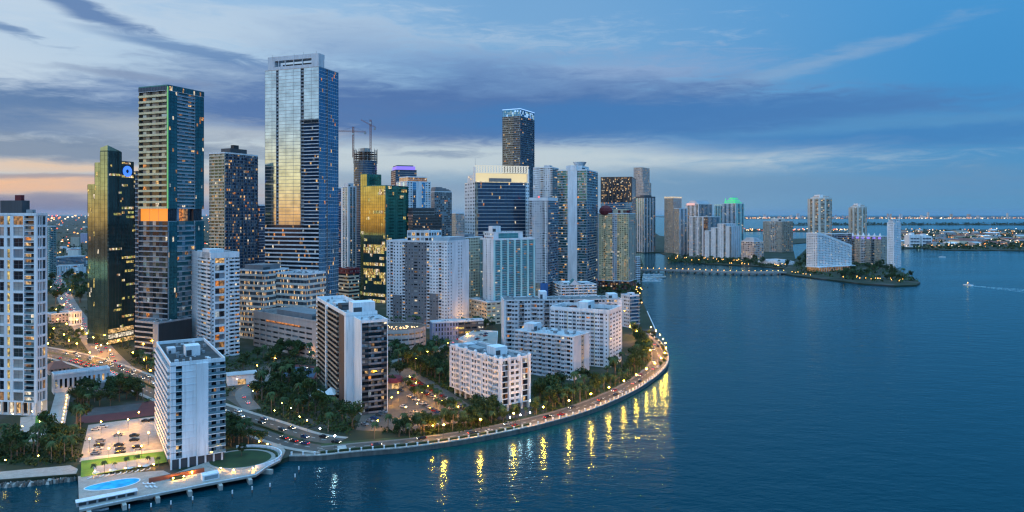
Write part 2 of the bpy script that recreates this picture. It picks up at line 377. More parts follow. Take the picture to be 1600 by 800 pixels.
                for j in range(ub):
                    e0 = s0+W*j/ub+e; e1 = s0+W*(j+1)/ub-e; wd_ = e1-e0
                    key = ('balc', round(wd_, 2), rec, pr, st, ph, m, rail)
                    def fn(wd_=wd_, rec=rec, pr=pr, st=st, ph=ph, m=m, rail=rail):
                        b = MB(); b.box(.004, wd_-.004, -pr, rec, 0, st, o.get('sm', m))
                        if ph:
                            if B.tier == 0: k_ = MB(); b.sub = [('railing', k_)]; main = b; b = k_
                            else: main = b
                            b.box(.004, wd_-.004, -pr, -pr+.12, st, st+ph, rail)
                            if pr > .3:
                                b.box(.004, .12, -pr+.12, 0, st, st+ph, rail); b.box(wd_-.12, wd_-.004, -pr+.12, 0, st, st+ph, rail)
                            return main
                        return b
                    B.unit('balcony', key, fn, P(e0, 0, a), ang, 1)
            if o.get('div'):
                for j in range(1, nb): bx('wall', m, s0+j*bw-.12, s0+j*bw+.12, -rec, o.get('dd', pr-.15), za, zb-.01)
LITSET = {'lit_cool_dim', 'lit_warm', 'lit_dim', 'lit_yellow', 'lit_white', 'lit_orange', 'lit_cool', 'lit_green'}
def roof(B, x0, x1, y0, y1, z, m='roof_grey', pm='white', ph=1.1, th=.4, plants=()):
    B.p('roof').box(x0+th, x1-th, y0+th, y1-th, z-.6, z-.15, m)
    pp = B.p('parapet')
    if ph:
        pp.box(x0, x1, y0, y0+th, z-.4, z+ph, pm); pp.box(x0, x1, y1-th, y1, z-.4, z+ph, pm)
        pp.box(x0, x0+th, y0+th, y1-th, z-.4, z+ph, pm); pp.box(x1-th, x1, y0+th, y1-th, z-.4, z+ph, pm)
    for pl in plants:
        a, b, c, d, h = pl[:5]; mm = pl[5] if len(pl) > 5 else 'offwhite'
        xa, xb, ya, yb = x0+(x1-x0)*a, x0+(x1-x0)*b, y0+(y1-y0)*c, y0+(y1-y0)*d
        k = B.fresh('roof_plant'); k.box(xa, xb, ya, yb, z-.15, z+h, mm)
        k.box(xa+.3, xa+(xb-xa)*.4, ya-.15, ya-.01, z+.1, z+h*.6, 'darkgrey')
    # small rooftop units: air handlers, hatches, ducts
    if (x1-x0) > 8 and B.tier < 2:
        for _ in range(int(min(26, (x1-x0)*(y1-y0)/32))+3):
            cx, cy_ = R.uniform(x0+2, x1-3), R.uniform(y0+2, y1-3); w, d = R.uniform(.6, 1.8), R.uniform(.6, 2.2)
            B.fresh('roof_unit').box(cx, cx+w, cy_, cy_+d, z-.15, z+R.uniform(.5, 1.5), R.choice(['offwhite', 'grey', 'steel', 'midgrey']))
def block(B, x0, x1, y0, y1, z0, z1, nf, Lc, Rc, back='offwhite', lp=.12, pal='home', rf=True, **rk):
    if Lc: face(B, (x0, y1), (x0, y0), z0, z1, nf, Lc, lp, pal)
    if Rc: face(B, (x0, y0), (x1, y0), z0, z1, nf, Rc, lp, pal)
    w = B.p('wall')
    w.quad((x1, y0, z0), (x1, y1, z0), (x1, y1, z1), (x1, y0, z1), back); w.quad((x1, y1, z0), (x0, y1, z0), (x0, y1, z1), (x1, y1, z1), back)
    if Lc is None: w.quad((x0, y1, z0), (x0, y0, z0), (x0, y0, z1), (x0, y1, z1), back)
    if Rc is None: w.quad((x0, y0, z0), (x1, y0, z0), (x1, y0, z1), (x0, y0, z1), back)
    if rf: roof(B, x0, x1, y0, y1, z1, **rk)
    B.foot([(x0, y0), (x1, y0), (x1, y1), (x0, y1)])
def T(name, label, cat, xc, Y, xl, xr, yt, a, tier=1, group=None, wl=None, wr=None):
    # corner at column xc and depth Y; its two visible faces end at columns xl and xr; the roof corner is seen at row yt
    a = math.radians(a); px, py = (xc-800)/F*Y, Y
    def t(ex, ey, x):
        s = (x-800)/F; return (s*py-px)/(ex-s*ey)
    if wl is None: wl = t(-math.cos(a), math.sin(a), xl)
    if wr is None: wr = t(math.sin(a), math.cos(a), xr)
    h = HC-(yt-HOR)/F*Y
    B = Bld(name, label, cat, (px, py), math.pi/2-a, tier, group)
    print(f'{name:22s} L {wl:6.1f} R {wr:6.1f} h {h:6.1f}')
    if not (2 < wl < 140 and 2 < wr < 140): print('   !! odd size')
    return B, wl, wr, h
# ================================================================== NEAR BUILDINGS
# white grid tower at the left edge
B, wl, wr, h = T('condo_tower', 'tall white grid-fronted condominium tower cut by the left edge of the view', 'tower', 57, 383, -40, 74, 336, 8, 0)
g2 = dict(ww=.80, wh=.78, sill=.12, rec=.5, g='glass_dark', p=0.043)
block(B, 0, wr, 0, wl, 7, h, 17, [col(48, 'win', nb=3, **g2), col(11, 'win', nb=1, litbays=(0,), **{**g2, 'ww': .42}), col(19, 'win', nb=1, **g2), col(15, 'balc', nb=1, nf=34, rec=1.4, proj=.05, ph=1.0, wf=0, p=0.186), col(4, 'wall')],
      [col(2, 'wall'), col(8, 'win', nb=2, **g2), col(7, 'win', nb=1, **g2), col(2, 'wall')], rf=True, plants=[(.1, .8, .25, .6, 8, 'darkgrey'), (.3, .6, .3, .4, 11, 'maroon'), (.2, .5, .1, .2, 3, 'grey')])
face(B, (0, wl), (0, 0), 0, 7, 1, [col(1, 'balc', nb=9, rec=3, proj=0, ph=0, st=.4, wf=0, p=0.527, pal='hotel')]); face(B, (0, 0), (wr, 0), 0, 7, 1, [col(1, 'balc', nb=4, rec=3, proj=0, ph=0, st=.4, wf=0, p=0.527, pal='hotel')])
for i in range(10): B.fresh('column').box(-.3, .6, wl*i/9.2, wl*i/9.2+.9, 0, 7, 'white_warm')
B.done()
# white waterfront slab with the flat dark roof
B, wl, wr, h = T('condo_block', 'white mid-rise condominium block with dark flat roof standing behind the swimming pool', 'building', 266, 302, 244, 352, 572, 58, 0)
z0 = 4.2
block(B, 0, wr, 0, wl, z0, h, 14, [col(3, 'wall'), col(94, 'balc', nb=9, split=1, rec=1.3, proj=.9, st=.35, ph=1.05, rail='white', wf=.35, p=0.050, inset=.15), col(3, 'wall')],
      [col(10, 'wall', lines='grey'), col(11, 'balc', nb=1, rec=1.6, proj=.02, ph=1.0, rail='rail', wf=0, p=0.031), col(26, 'wall', lines='white', m='white'), col(21, 'wall', d=.9, part='pillar'), col(32, 'balc', nb=2, rec=1.5, proj=1.1, st=.3, ph=1.05, rail='rail', wf=.45, p=0.037)],
      m='roof_dark', ph=1.3, plants=[(.38, .66, .32, .44, 4.5, 'white'), (.1, .25, .5, .6, 2.4), (.1, .4, .62, .66, 1.6, 'midgrey')])
B.p('base').box(.4, wr-.4, .4, wl-.4, 0, z0, 'darkgrey')
for i in range(7): B.fresh('column').box(wr*i/6.5, wr*i/6.5+.7, -.2, .5, 0, z0-.01, 'white')
B.done()
# brown balcony slab
B, wl, wr, h = T('condo_tower', 'slab-shaped apartment tower with dark brown balconied side and white blank end walls', 'tower', 564, 385, 541, 606, 504, 64, 0, wl=17)
block(B, 0, wr, 0, 18, 0, h, 17, [col(1, 'wall', m='white')], [col(.6, 'wall', m='white'), col(4, 'balc', nb=1, rec=.7, proj=.0, ph=1.0, rail='darkgrey', wf=0, p=0.037, m='charcoal', sm='grey'), col(8, 'balc', nb=1, rec=1.3, proj=.25, ph=1.0, rail='midgrey', wf=0, ng=4, p=0.081, m='charcoal', sm='offwhite'), col(3.6, 'balc', nb=1, rec=.7, proj=0, ph=1, rail='darkgrey', wf=0, p=0.050, m='charcoal', sm='grey'), col(.5, 'wall', m='white')], plants=[(.2, .8, .3, .7, .4, 'roof_pale')], m='roof_pale')
bal = dict(rec=1.6, proj=1.0, st=.25, ph=1.05, rail='tan', wf=.45, wm='brown', m='brown', sm='tan', p=0.031)
block(B, -4.3, wr-1, 18.02, 106, 0, h+1.5, 17, [col(1.2, 'wall', m='white'), col(9, 'balc', nb=4, split=1, **bal), col(.8, 'wall', m='white', d=1.2, part='pillar'), col(9, 'balc', nb=4, split=1, **bal), col(4, 'wall', m='brown'), col(1, 'wall', m='white')],
      [col(1, 'wall', m='white')], m='roof_pale', ph=1.8, plants=[(.25, .95, .02, .14, 7, 'white'), (.2, .7, .3, .42, 3, 'charcoal'), (.2, .6, .5, .6, 2)])
B.done()
# white stepped tower
B, wl, wr, h = T('condo_tower', 'slim white tower with stacked wraparound balconies behind the flat-roofed waterfront block', 'tower', 329, 535, 298, 374, 403, 48, 0)
wb = dict(rec=1.2, proj=.7, st=.45, ph=1.0, rail='white', wf=.3, p=0.099)
block(B, 0, wr, 0, wl, 0, h, 26, [col(12, 'wall', lines='offwhite'), col(20, 'balc', nb=2, **wb)],
      [col(7, 'win', nb=1, ww=.4, wh=.4, p=0.012), col(15, 'balc', nb=1, nf=13, rec=1.6, proj=.2, st=.7, ph=1.0, rail='white', wf=0, p=0.186), col(7, 'win', nb=1, ww=.4, wh=.4, p=0.012), col(16, 'balc', nb=2, **wb)], ph=4, th=.6, plants=[(.0, .5, .05, .4, 6.5, 'white')])
B.done()
# scalloped low-rise
B, wl, wr, h = T('condo_block', 'low white condominium block with rounded parapet caps and grid windows facing the seawall', 'building', 781, 389, 703.5, 828, 564, 55, 0)
wn = dict(wh=.55, sill=.22, rec=.5, p=0.031)
Lc = []
for i in range(4): Lc += [col(.5, 'wall', d=.5, part='pillar'), col(4, 'win', nb=2, ww=.72, **wn), col(.5, 'wall', d=.5, part='pillar'), col(2.6, 'balc', nb=1, rec=1.2, proj=.5, ph=1, rail='white', wf=.3, p=0.037)]
Lc += [col(1.6, 'win', nb=1, ww=.6, **wn), col(2.6, 'balc', nb=1, rec=1.2, proj=.6, ph=1, rail='white', wf=.2, p=0.186), col(.6, 'wall', d=.5, part='pillar')]
block(B, 0, wr, 0, wl, 3.6, h, 8, Lc, [col(.8, 'wall', d=.8, part='pillar'), col(3.2, 'balc', nb=1, rec=.8, proj=0, ph=0, st=.3, wf=0, ng=3, p=0.155), col(.8, 'wall', d=.8, part='pillar'), col(4.6, 'win', nb=2, ww=.7, **wn), col(.9, 'wall', d=.8, part='pillar'), col(3.2, 'balc', nb=1, rec=.8, proj=0, ph=0, st=.3, wf=0, ng=3, p=0.248), col(.8, 'wall', d=.8, part='pillar')],
      m='midgrey', ph=1.0, plants=[(.3, .7, .25, .42, 4.5, 'white'), (.2, .5, .55, .75, 1.5, 'grey'), (.3, .6, .82, .92, 1.6, 'offwhite')])
for i in range(6):                                           # rounded caps over the pillars
    for (x, y) in (((wr*f_, -.2) for f_ in (.03, .3, .62, .97)) if i == 0 else [(-.2, wl*(i-.6)/5.2)]):
        c = B.fresh('parapet_cap'); c.cone((x, y), 1.1, 1.1, h-1.5, h+1.6, 'white', 10); c.ball((x, y, h+1.6), 1.1, 'white', 10, 4, .8)
B.p('base').box(2.5, wr-.5, 3, wl-.5, 0, 3.6, 'midgrey')
for i in range(5): B.fresh('column').box(wr*i/4.3, wr*i/4.3+1.3, .0, 1.3, 0, 3.59, 'white_warm')
for i in range(1, 9): B.fresh('column').box(0, 1.1, wl*i/9, wl*i/9+1.1, 0, 3.59, 'white_warm')
B.done()
# three slabs behind it
win = dict(ww=.78, wh=.46, sill=.32, rec=.25, p=0.031)
B, wl, wr, h = T('apartment_slab', 'grey-white apartment slab with pale roof and plain end wall just behind the scalloped low-rise', 'building', 896, 464, 804, 921, 527, 35, 0)
Lc = []
for i in range(6): Lc += [col(2.6, 'win', nb=1, m='offwhite', **win), col(3.4, 'balc', nb=1, rec=.9, proj=.8, ph=1.0, rail='offwhite', m='offwhite', wf=.3, p=0.037)]
block(B, 0, wr, 0, wl, 0, h, 10, Lc+[col(1.5, 'win', nb=1, m='white', **win), col(.5, 'wall')], [col(7, 'wall', m='offwhite'), col(3, 'win', nb=1, m='beige', ww=.6, wh=.3, sill=.35, p=0.124), col(5, 'wall', m='offwhite')], m='roof_pale', ph=.35, plants=[(.3, .75, .75, .93, 4.6, 'offwhite')])
B.done()
B, wl, wr, h = T('apartment_slab', 'white apartment slab with bevelled parapet and red-marked roof plant, second one back from the seawall road', 'building', 952.5, 502, 860, 971, 490, 27, 0)
Lc = []
for i in range(6): Lc += [col(3, 'win', nb=2 if i % 2 else 1, m='white', **win), col(2.4, 'win', nb=1, m='offwhite', ww=.9, wh=.55, sill=.28, rec=.8, p=0.031), col(.5, 'wall', m='cream' if i in (1, 4) else 'offwhite', d=.15, part='pillar')]
block(B, 0, wr, 0, wl, 0, h, 14, Lc+[col(3, 'win', nb=1, ww=.3, wh=.4, sill=.3, p=0.012), col(.6, 'wall', m='beige')], [col(9, 'win', nb=4, ww=.6, wh=.45, sill=.3, p=0.031)], m='darkgrey', ph=2.6, th=.8, plants=[(.3, .8, .42, .6, 6, 'white'), (.3, .5, .66, .74, 2.5, 'terracotta')])
B.done()
B, wl, wr, h = T('apartment_slab', 'longest grey-white apartment slab with a flat grey roof, rearmost of the waterfront slabs', 'building', 787.5, 562, 775.5, 972, 469.5, 84, 0, wl=24)
Rc = []
for i in range(9): Rc += [col(2.6, 'balc', nb=1, rec=1.2, proj=.7, ph=1.0, rail='midgrey' if i % 2 else 'offwhite', m='offwhite', wf=.25, p=0.056), col(3, 'win', nb=2, m='offwhite', **win), col(.4, 'wall', m='offwhite')]
block(B, 0, wr, 0, wl, 0, h, 12, [col(1, 'wall', m='white')], [col(1, 'wall', m='white')]+Rc+[col(2, 'wall', m='white')], m='roof_grey', ph=.3, plants=[(.31, .37, .3, .7, 6, 'white'), (.9, .98, .3, .7, 3.5, 'white')])
B.done()
# small white block at the dock
B, wl, wr, h = T('apartment_block', 'small white and blue-glazed block on the dock east of the apartment slabs', 'building', 984, 678, 970, 999, 463, 60, 0)
block(B, 0, wr, 0, wl, 0, h, 9, [col(1, 'wall', m='white'), col(2, 'win', nb=3, **win)], [col(1, 'balc', nb=2, rec=1, proj=1.2, ph=1, rail='rail', wf=0, g='glass_blue', p=0.062)], m='blue_wall', plants=[(.2, .7, .2, .5, 3, 'white')])
B.done()
# terraced building
B, wl, wr, h = T('apartment_block', 'low white terraced block with a teal gable between the slabs and the tall waterfront towers', 'building', 876, 830, 863, 932, 446, 78, 1)
tb = dict(rec=1.5, proj=1.2, st=.5, ph=1.1, rail='white', wf=.2, p=0.124)
block(B, 0, wr, 0, wl, 0, h, 8, [col(1, 'balc', nb=3, **tb)], [col(1, 'balc', nb=8, **tb)], m='roof_pale', plants=[(.1, .35, .1, .5, 3.5, 'white'), (.6, .9, .2, .6, 2.5)])
for s in (0, 1):
    x = wr*.38; w = 7; B.p('gable').quad((x-w, -1.4, h), (x, -1.4, h+7), (x, 9, h+7), (x-w, 9, h), 'teal_roof') if s else B.p('gable').quad((x+w, -1.4, h), (x, -1.4, h+7), (x, 9, h+7), (x+w, 9, h), 'teal_roof')
B.p('gable').tri((wr*.38-7, -1.2, h), (wr*.38+7, -1.2, h), (wr*.38, -1.2, h+7), 'white')
B.done()
# ================================================================== TALL TOWERS, LEFT HALF
B, wl, wr, h = T('office_tower', 'dark green-glass office tower with stepped top and glowing blue ring sign', 'tower', 168, 587, 132, 216, 236, 17, 1)
gl = dict(g='glass_office', lm='glass_office', mm='charcoal', lt=1.9, lp_=-.02, mul=2, pal='office', row=True)
q2 = HC+(HOR-254)/F*587; q3 = HC+(HOR-288)/F*587
gn = dict(g='glass_green', lm='glass_office', mm='glass_office', lt=.12, mul=3, pal='office')
block(B, 0, wr*.45, 0, wl*.32, 0, h, 44, [col(1, 'glass', p=0.006, **gn)], [col(.1, 'glass', p=0, **gn), col(1, 'glass', p=0.099, **gl)], back='charcoal', pm='glass_office', ph=.5)
block(B, wr*.45+.02, wr*.85, .02, wl*.6, 0, q2+2, 40, None, [col(1, 'glass', p=0.161, **gl)], back='charcoal', pm='glass_office', ph=.5)
block(B, 1.5, wr*.84, wl*.32+.02, wl*.62, 0, q2, 40, [col(1, 'glass', p=0.019, **gn)], None, back='charcoal', pm='glass_green', ph=.5)
block(B, 3, wr*.84, wl*.62+.02, wl, 0, q3, 34, [col(1, 'glass', p=0.074, **gn)], None, back='charcoal', pm='glass_green', ph=.5)
block(B, wr*.85+.02, wr*1.16, 2.5, wl*.8, 0, q2-6, 38, None, [col(1, 'glass', p=0.186, **gl)], back='charcoal', pm='charcoal', ph=.5)
B.p('roof_wedge').hexa([(.1, .1, h-.2), (wr*.45-.1, .1, h-.2), (wr*.45-.1, wl*.32-.1, h-.2), (.1, wl*.32-.1, h-.2), (.1, .1, h+5), (wr*.45-.1, .1, h+.6), (wr*.45-.1, wl*.32-.1, h+.6), (.1, wl*.32-.1, h+3)], 'glass_green')
for k in range(3): B.fresh('lobby').box(1+k*.01, wr*.8, -1.2-k*.01, 0, 1+k*4.5, 4.2+k*4.5, 'lit_white' if k == 1 else 'lit_warm')
sgn = MB()
for i in range(32):
    a, b_ = 6.2832*i/32, 6.2832*(i+1)/32
    sgn.hexa([(r*math.cos(t), y, r*math.sin(t)) for (y, r, t) in ((-.5, 1.7, a), (-.5, 4.6, a), (-.5, 4.6, b_), (-.5, 1.7, b_), (0, 1.7, a), (0, 4.6, a), (0, 4.6, b_), (0, 1.7, b_))], 'blue_sign')
B.done()
glow('blue_sign', (.06, .22, 1), 1.3)
sgn.build('sign_ring', B.root, (wr*.62, -.35, HC+(HOR-267)/F*600))
# tall banded tower with the orange sky floor
B, wl, wr, h = T('condo_tower', 'tall tower with cream-banded side, green glass corner and a glowing orange sky lobby', 'tower', 262, 545, 217, 318.5, 133, 22, 1)
zo0, zo1 = HC+(HOR-346)/F*545, HC+(HOR-326)/F*545
bb = dict(rec=1.4, proj=.7, st=1.3, ph=.4, rail='warm_cream', m='warm_cream', wm='charcoal', wf=.3, ng=2, p=0.031)
b2 = dict(rec=1.0, proj=.4, st=.35, ph=.6, rail='grey', m='grey', wm='darkgrey', wf=.35, p=0.031)
gt = dict(g='glass_teal', lm='glass_office', mm='glass_office', lt=.15, mul=2, p=0.025)
fr = dict(rec=1.2, proj=.1, st=.3, ph=1.0, rail='rail', m='offwhite', wf=0, g='glass_teal', p=0.031)
block(B, 0, wr, 0, wl, 0, zo0, 26, [col(1, 'balc', nb=3, nf=26, **b2)], [col(3, 'glass', **gt), col(6, 'balc', nb=3, nf=26, split=1, **fr), col(3, 'glass', **gt)], back='darkgrey', rf=False)
block(B, 1.2, wr-1.2, 1.2, wl-.5, zo0, zo1, 1, [col(1, 'glass', g='glow_orange', nb=3, lm='tan', mm='tan', jit=0, lp=0, p=0)], [col(3, 'glass', g='glass_dark', p=0), col(6, 'balc', nb=1, rec=2, proj=0, ph=0, wf=0, g='glass_dark', m='rust', ng=4, p=0.310), col(3, 'glass', g='glass_dark', p=0.124)], back='tan', rf=False)
glow('glow_orange', (1, .30, .03), .95)
block(B, 0, wr, 0, wl, zo1, h-4, 33, [col(1, 'balc', nb=3, nf=21, **bb), col(.03, 'wall', m='cream')], [col(3, 'glass', **gt), col(6, 'balc', nb=3, nf=33, split=1, **fr), col(3, 'glass', **gt)], back='darkgrey', rf=False)
block(B, -.15, wr+.15, -.15, wl+.15, h-4, h, 1, [col(1, 'glass', g='glass_navy', p=0)], [col(1, 'glass', g='glass_teal', p=0.062)], back='darkgrey', pm='glass_teal', ph=.5)
B.p('green_edge').box(-.35, .3, -.35, .3, zo1, h-1, 'edge_green'); glow('edge_green', (.25, .75, .22), .45)
face(B, (-.3, wl+3.4), (-.3, wl+.02), 0, zo1+30, 40, [col(1, 'balc', nb=1, **b2)])
B.done()
B, wl, wr, h = T('parking_podium', 'dark curved-fronted podium garage with pale bands at the foot of the orange-lobby tower', 'garage', 248, 528, 211, 300, 506, 25, 1)
block(B, 0, wr, 0, wl, 0, h, 7, [col(5, 'ribbon', g='glass_dark', m='grey', sp=.3, proj=.3, mul=0, p=0.019), col(1.4, 'wall', m='grey', d=.5)], [col(1, 'wall', m='charcoal')], back='darkgrey', m='roof_grey', pm='grey')
B.done()
B, wl, wr, h = T('condo_tower', 'dark lattice-balconied tower dotted with lit windows beside the tallest glass skyscraper', 'tower', 351, 720, 327, 403, 239, 27, 1)
block(B, 0, wr, 0, wl, 0, h, 52, [col(1, 'balc', nb=4, split=1, rec=1, proj=.35, st=.45, ph=.7, rail='cream', m='cream', wf=.3, g='glass_office', p=0.074)], [col(1, 'balc', nb=9, rec=.9, proj=.3, st=.35, ph=.8, rail='glass_navy', m='grey', wf=.12, g='glass_navy', p=0.081, div=1)], back='midgrey', plants=[(.25, .75, .2, .8, 6, 'darkgrey'), (.4, .55, .3, .5, 10, 'charcoal')])
B.done()
B, wl, wr, h = T('office_tower', 'dark slim office block squeezed left of the tallest glass skyscraper', 'tower', 404, 760, 396, 420, 321, 40, 2)
block(B, 0, wr, 0, wl, 0, h, 40, [col(1, 'glass', g='glass_dark', p=0.062, mul=2)], [col(1, 'glass', g='glass_navy', p=0.062, mul=2)], back='darkgrey')
B.done()
# the tallest
B, wl, wr, h = T('skyscraper', 'tallest skyscraper, mirror-glass with two dark vertical slots and a pale open crown', 'skyscraper', 498, 640, 414, 529, 104, 20, 1)
zb = HC+(HOR-352)/F*640; zs = HC+(HOR-192)/F*640
mg = dict(g='glass_mirror', lm='steel', mm='steel', lt=.34, mul=5, p=0.0, lp_=.06)
rb = dict(g='glass_dark', m='offwhite', sp=.34, mul=0, p=0.062, proj=.25)
slot = dict(rec=1.4, proj=-.4, ph=0, st=1.3, wf=0, g='charcoal', m='grey', ng=1, p=0, nb=1)
nf2 = 42
block(B, 0, wr, 0, wl, 16, zb, 22, [col(1, 'ribbon', **rb)], [col(11, 'glass', g='glass_blue', p=.014, mul=2), col(2, 'balc', **slot), col(16, 'glass', g='glass_blue', p=.014, mul=2)], back='grey', rf=False)
block(B, .01, wr-.01, .01, wl-.01, zb, zs, 29, [col(18, 'glass', **mg), col(4, 'balc', **slot), col(35, 'glass', **mg), col(5, 'balc', **slot), col(23, 'ribbon', g='glass_navy', m='offwhite', sp=.25, mul=0, p=0.043)], [col(11, 'glass', g='glass_blue', p=.014, mul=2), col(2, 'balc', **slot), col(16, 'glass', g='glass_blue', p=.014, mul=2)], back='grey', rf=False)  # dark banded right strip stands in for a neighbouring tower's reflection
block(B, .01, wr-.01, .01, wl-.01, zs, h, 16, [col(18, 'glass', **mg), col(4, 'balc', **slot), col(35, 'glass', **mg), col(5, 'balc', **slot), col(23, 'glass', **mg)], [col(11, 'glass', g='glass_blue', p=.014, mul=2), col(2, 'balc', **slot), col(16, 'glass', g='glass_blue', p=.014, mul=2)], back='grey', pm='steel', ph=.4)
k = B.p('crown'); k.box(0.3, 9, .3, wl-3, h+.4, h+3, 'offwhite')
k.box(.3, 9, .3, 8, h+3, h+8.5, 'offwhite'); k.box(.3, 9, wl*.82, wl-3, h+3, h+8.5, 'offwhite')
for y in (wl*.3, wl*.46, wl*.62, wl*.74): k.box(.4, 1.1, y, y+.6, h+3, h+8.5, 'offwhite')
k.box(.3, 9.5, .3, wl-3, h+8.5, h+12.5, 'offwhite'); k.box(3, 8, 8, wl*.7, h+3, h+5, 'charcoal')
for (x, y) in ((2, 4), (2, wl*.3), (4, wl*.5), (3, wl*.9)): B.fresh('antenna').tube((x, y, h+3), (x, y, h+15), .18, .08, 'darkgrey')
block(B, -1.5, wr*.7, -2, wl+1, 0, 16, 4, [col(1, 'ribbon', **{**rb, 'p': .3})], [col(1, 'ribbon', **{**rb, 'p': .3})], back='grey')
B.done()
B, wl, wr, h = T('office_block', 'low white-banded office block with rows of lit windows at the foot of the tallest skyscraper', 'building', 413, 612, 372, 440, 424, 25, 1, wr=30)
rb = dict(g='glass_dark', m='white_warm', sp=.42, nb=22, mul=1, mm='grey', p=0.260, pal='hotel', proj=.2)
block(B, 0, wr, 0, wl, 0, h, 13, [col(1, 'ribbon', **rb)], [col(1, 'ribbon', **rb)], back='grey', m='roof_pale', plants=[(.1, .8, .15, .85, 5, 'midgrey')])
block(B, 14, 40, -34, -.02, 0, h-3, 12, [col(1, 'ribbon', **rb)], [col(1, 'ribbon', **rb)], back='grey', m='roof_pale')
B.done()
B, wl, wr, h = T('parking_garage', 'long pale pinkish parking garage with open decks in front of the tallest skyscraper', 'garage', 505, 525, 396, 560, 506, 40, 1, wr=34)
block(B, 0, wr, 0, wl, 0, h, 7, [col(86, 'win', nb=9, ww=.84, wh=.42, sill=.4, rec=1.0, m='pinkish', g='charcoal', p=0.019, hi=.86), col(14, 'wall', m='pinkish')], [col(1, 'win', nb=5, ww=.8, wh=.4, sill=.4, m='pinkish', g='charcoal', p=0.062)], back='pinkish', m='roof_grey', pm='pinkish', ph=1.4, plants=[(.2, .8, .25, .75, 4, 'midgrey')])
B.p('deck_light').box(-.25, -.05, wl*.3, wl*.8, h-5.5, h-4.4, 'lit_orange')
B.done()
B, wl, wr, h = T('office_building', 'mid-height stone office building with dark red cornice behind the parking garage', 'building', 545, 780, 526, 561, 421, 40, 1)
block(B, 0, wr, 0, wl, 0, h-5, 11, [col(1, 'ribbon', m='cream', sp=.45, p=0.155, nb=9)], [col(1, 'ribbon', m='cream', sp=.45, p=0.155, nb=9)], back='cream', rf=False)
block(B, -.4, wr+.4, -.4, wl+.4, h-5, h, 1, [col(1, 'win', nb=10, ww=.5, wh=.45, m='maroon', p=0.031)], [col(1, 'win', nb=10, ww=.5, wh=.45, m='maroon', p=0.031)], back='maroon', m='terracotta', pm='maroon')
B.done()
# thin pair behind
B, wl, wr, h = T('condo_tower', 'thin white and teal striped tower just right of the tallest skyscraper', 'tower', 544, 920, 533, 557, 292, 45, 2)
st = [col(1, 'wall', m='white'), col(1, 'balc', nb=1, rec=1, proj=.3, wf=.1, g='glass_teal', m='white', rail='rail', p=0.074), col(.5, 'wall', m='white'), col(1, 'balc', nb=1, rec=1, proj=.3, wf=.1, g='glass_teal', m='white', rail='rail', p=0.074), col(.6, 'wall', m='white')]
block(B, 0, wr, 0, wl, 0, h, 46, st, st, back='white', plants=[(.2, .8, .2, .8, 5)])
B.done()
B, wl, wr, h = T('office_tower', 'narrow purple-grey tower edge peeking out right of the tallest skyscraper', 'tower', 529, 960, 520, 535, 294, 45, 2)
block(B, 0, wr, 0, wl, 0, h, 46, [col(1, 'ribbon', g='glass_navy', m='lilac', p=0.037, mul=0)], [col(1, 'ribbon', g='glass_navy', m='lilac', p=0.050, mul=0)], back='midgrey')
B.done()
# green glass, golden sky reflection tinted into one face
B, wl, wr, h = T('office_tower', 'green mirror-glass office tower with golden reflective face and teal side', 'tower', 602, 864, 568, 638, 290, 32, 1)
gg = dict(g='glass_gold_reflection', lm='glass_office', mm='glass_office', lt=.15, mul=2, pal='office', row=True)
glass('glass_gold_reflection', (.24, .28, .16), 1.0, .05)  # reflected sunset is put into the glass colour of this face
gt2 = dict(g='glass_greenteal', lm='glass_office', mm='glass_office', lt=.15, mul=2, pal='office', row=True); glass('glass_greenteal', (.02, .17, .15), .8, .06)
zz = HC+(HOR-368)/F*864
face(B, (0, wl), (0, 0), 0, zz, 22, [col(1, 'glass', p=0.217, **{**gg, 'g': 'glass_office'})]); face(B, (0, wl), (0, 0), zz, h, 16, [col(1, 'glass', p=0.050, **gg)])
block(B, 0, wr, 0, wl, 0, h, 38, [], [col(1, 'glass', p=0.074, **gt2)], back='charcoal', pm='glass_teal', ph=.5)
h2 = HC+(HOR-272)/F*890
block(B, 6, wr*.75, wl+.02, wl+11, 0, h2, 42, [col(1, 'glass', p=0.031, **gg)], [col(1, 'glass', p=0.019, **gt2)], back='charcoal', pm='glass_teal', ph=.5)
B.done()
# tower under construction
B, wl, wr, h = T('unfinished_tower', 'round-cornered tower under construction with bare concrete top floors and cranes above', 'tower', 571, 1120, 546, 596, 250, 45, 2)
def ngon(cx, cy, r, n=16): return [(cx+r*math.cos(6.2832*i/n), cy+r*math.sin(6.2832*i/n)) for i in range(n)]
cx, cy_ = wr/2, wl/2; rr = min(wl, wr)*.62
pts = ngon(cx, cy_, rr)
for i in range(16): face(B, pts[i], pts[(i+1) % 16], 0, h, 52, [col(1, 'ribbon', g='glass_navy', m='midgrey', sp=.28, mul=0, nb=3, p=0.025)])
for i in range(5):
    z = h+i*3.6; B.fresh('bare_floor').prism(ngon(cx, cy_, rr-(i > 3)*4), z, z+.5, 'rust' if i % 2 else 'concrete')
    for j in range(16): B.fresh('concrete_column').box(cx+(rr-1)*math.cos(j*.3927)-.4, cx+(rr-1)*math.cos(j*.3927)+.4, cy_+(rr-1)*math.sin(j*.3927)-.4, cy_+(rr-1)*math.sin(j*.3927)+.4, z+.5, z+3.6, 'rust' if R.random() < .4 else 'concrete')
B.p('core').box(cx-6, cx+6, cy_-6, cy_+6, h, h+21, 'concrete')
for j in range(14): B.fresh('scaffold').tube((cx+(rr+.6)*math.cos(j*.45), cy_+(rr+.6)*math.sin(j*.45), h-4), (cx+(rr+.6)*math.cos(j*.45), cy_+(rr+.6)*math.sin(j*.45), h+20), .25, .25, 'rust')
B.foot(pts); B.done()
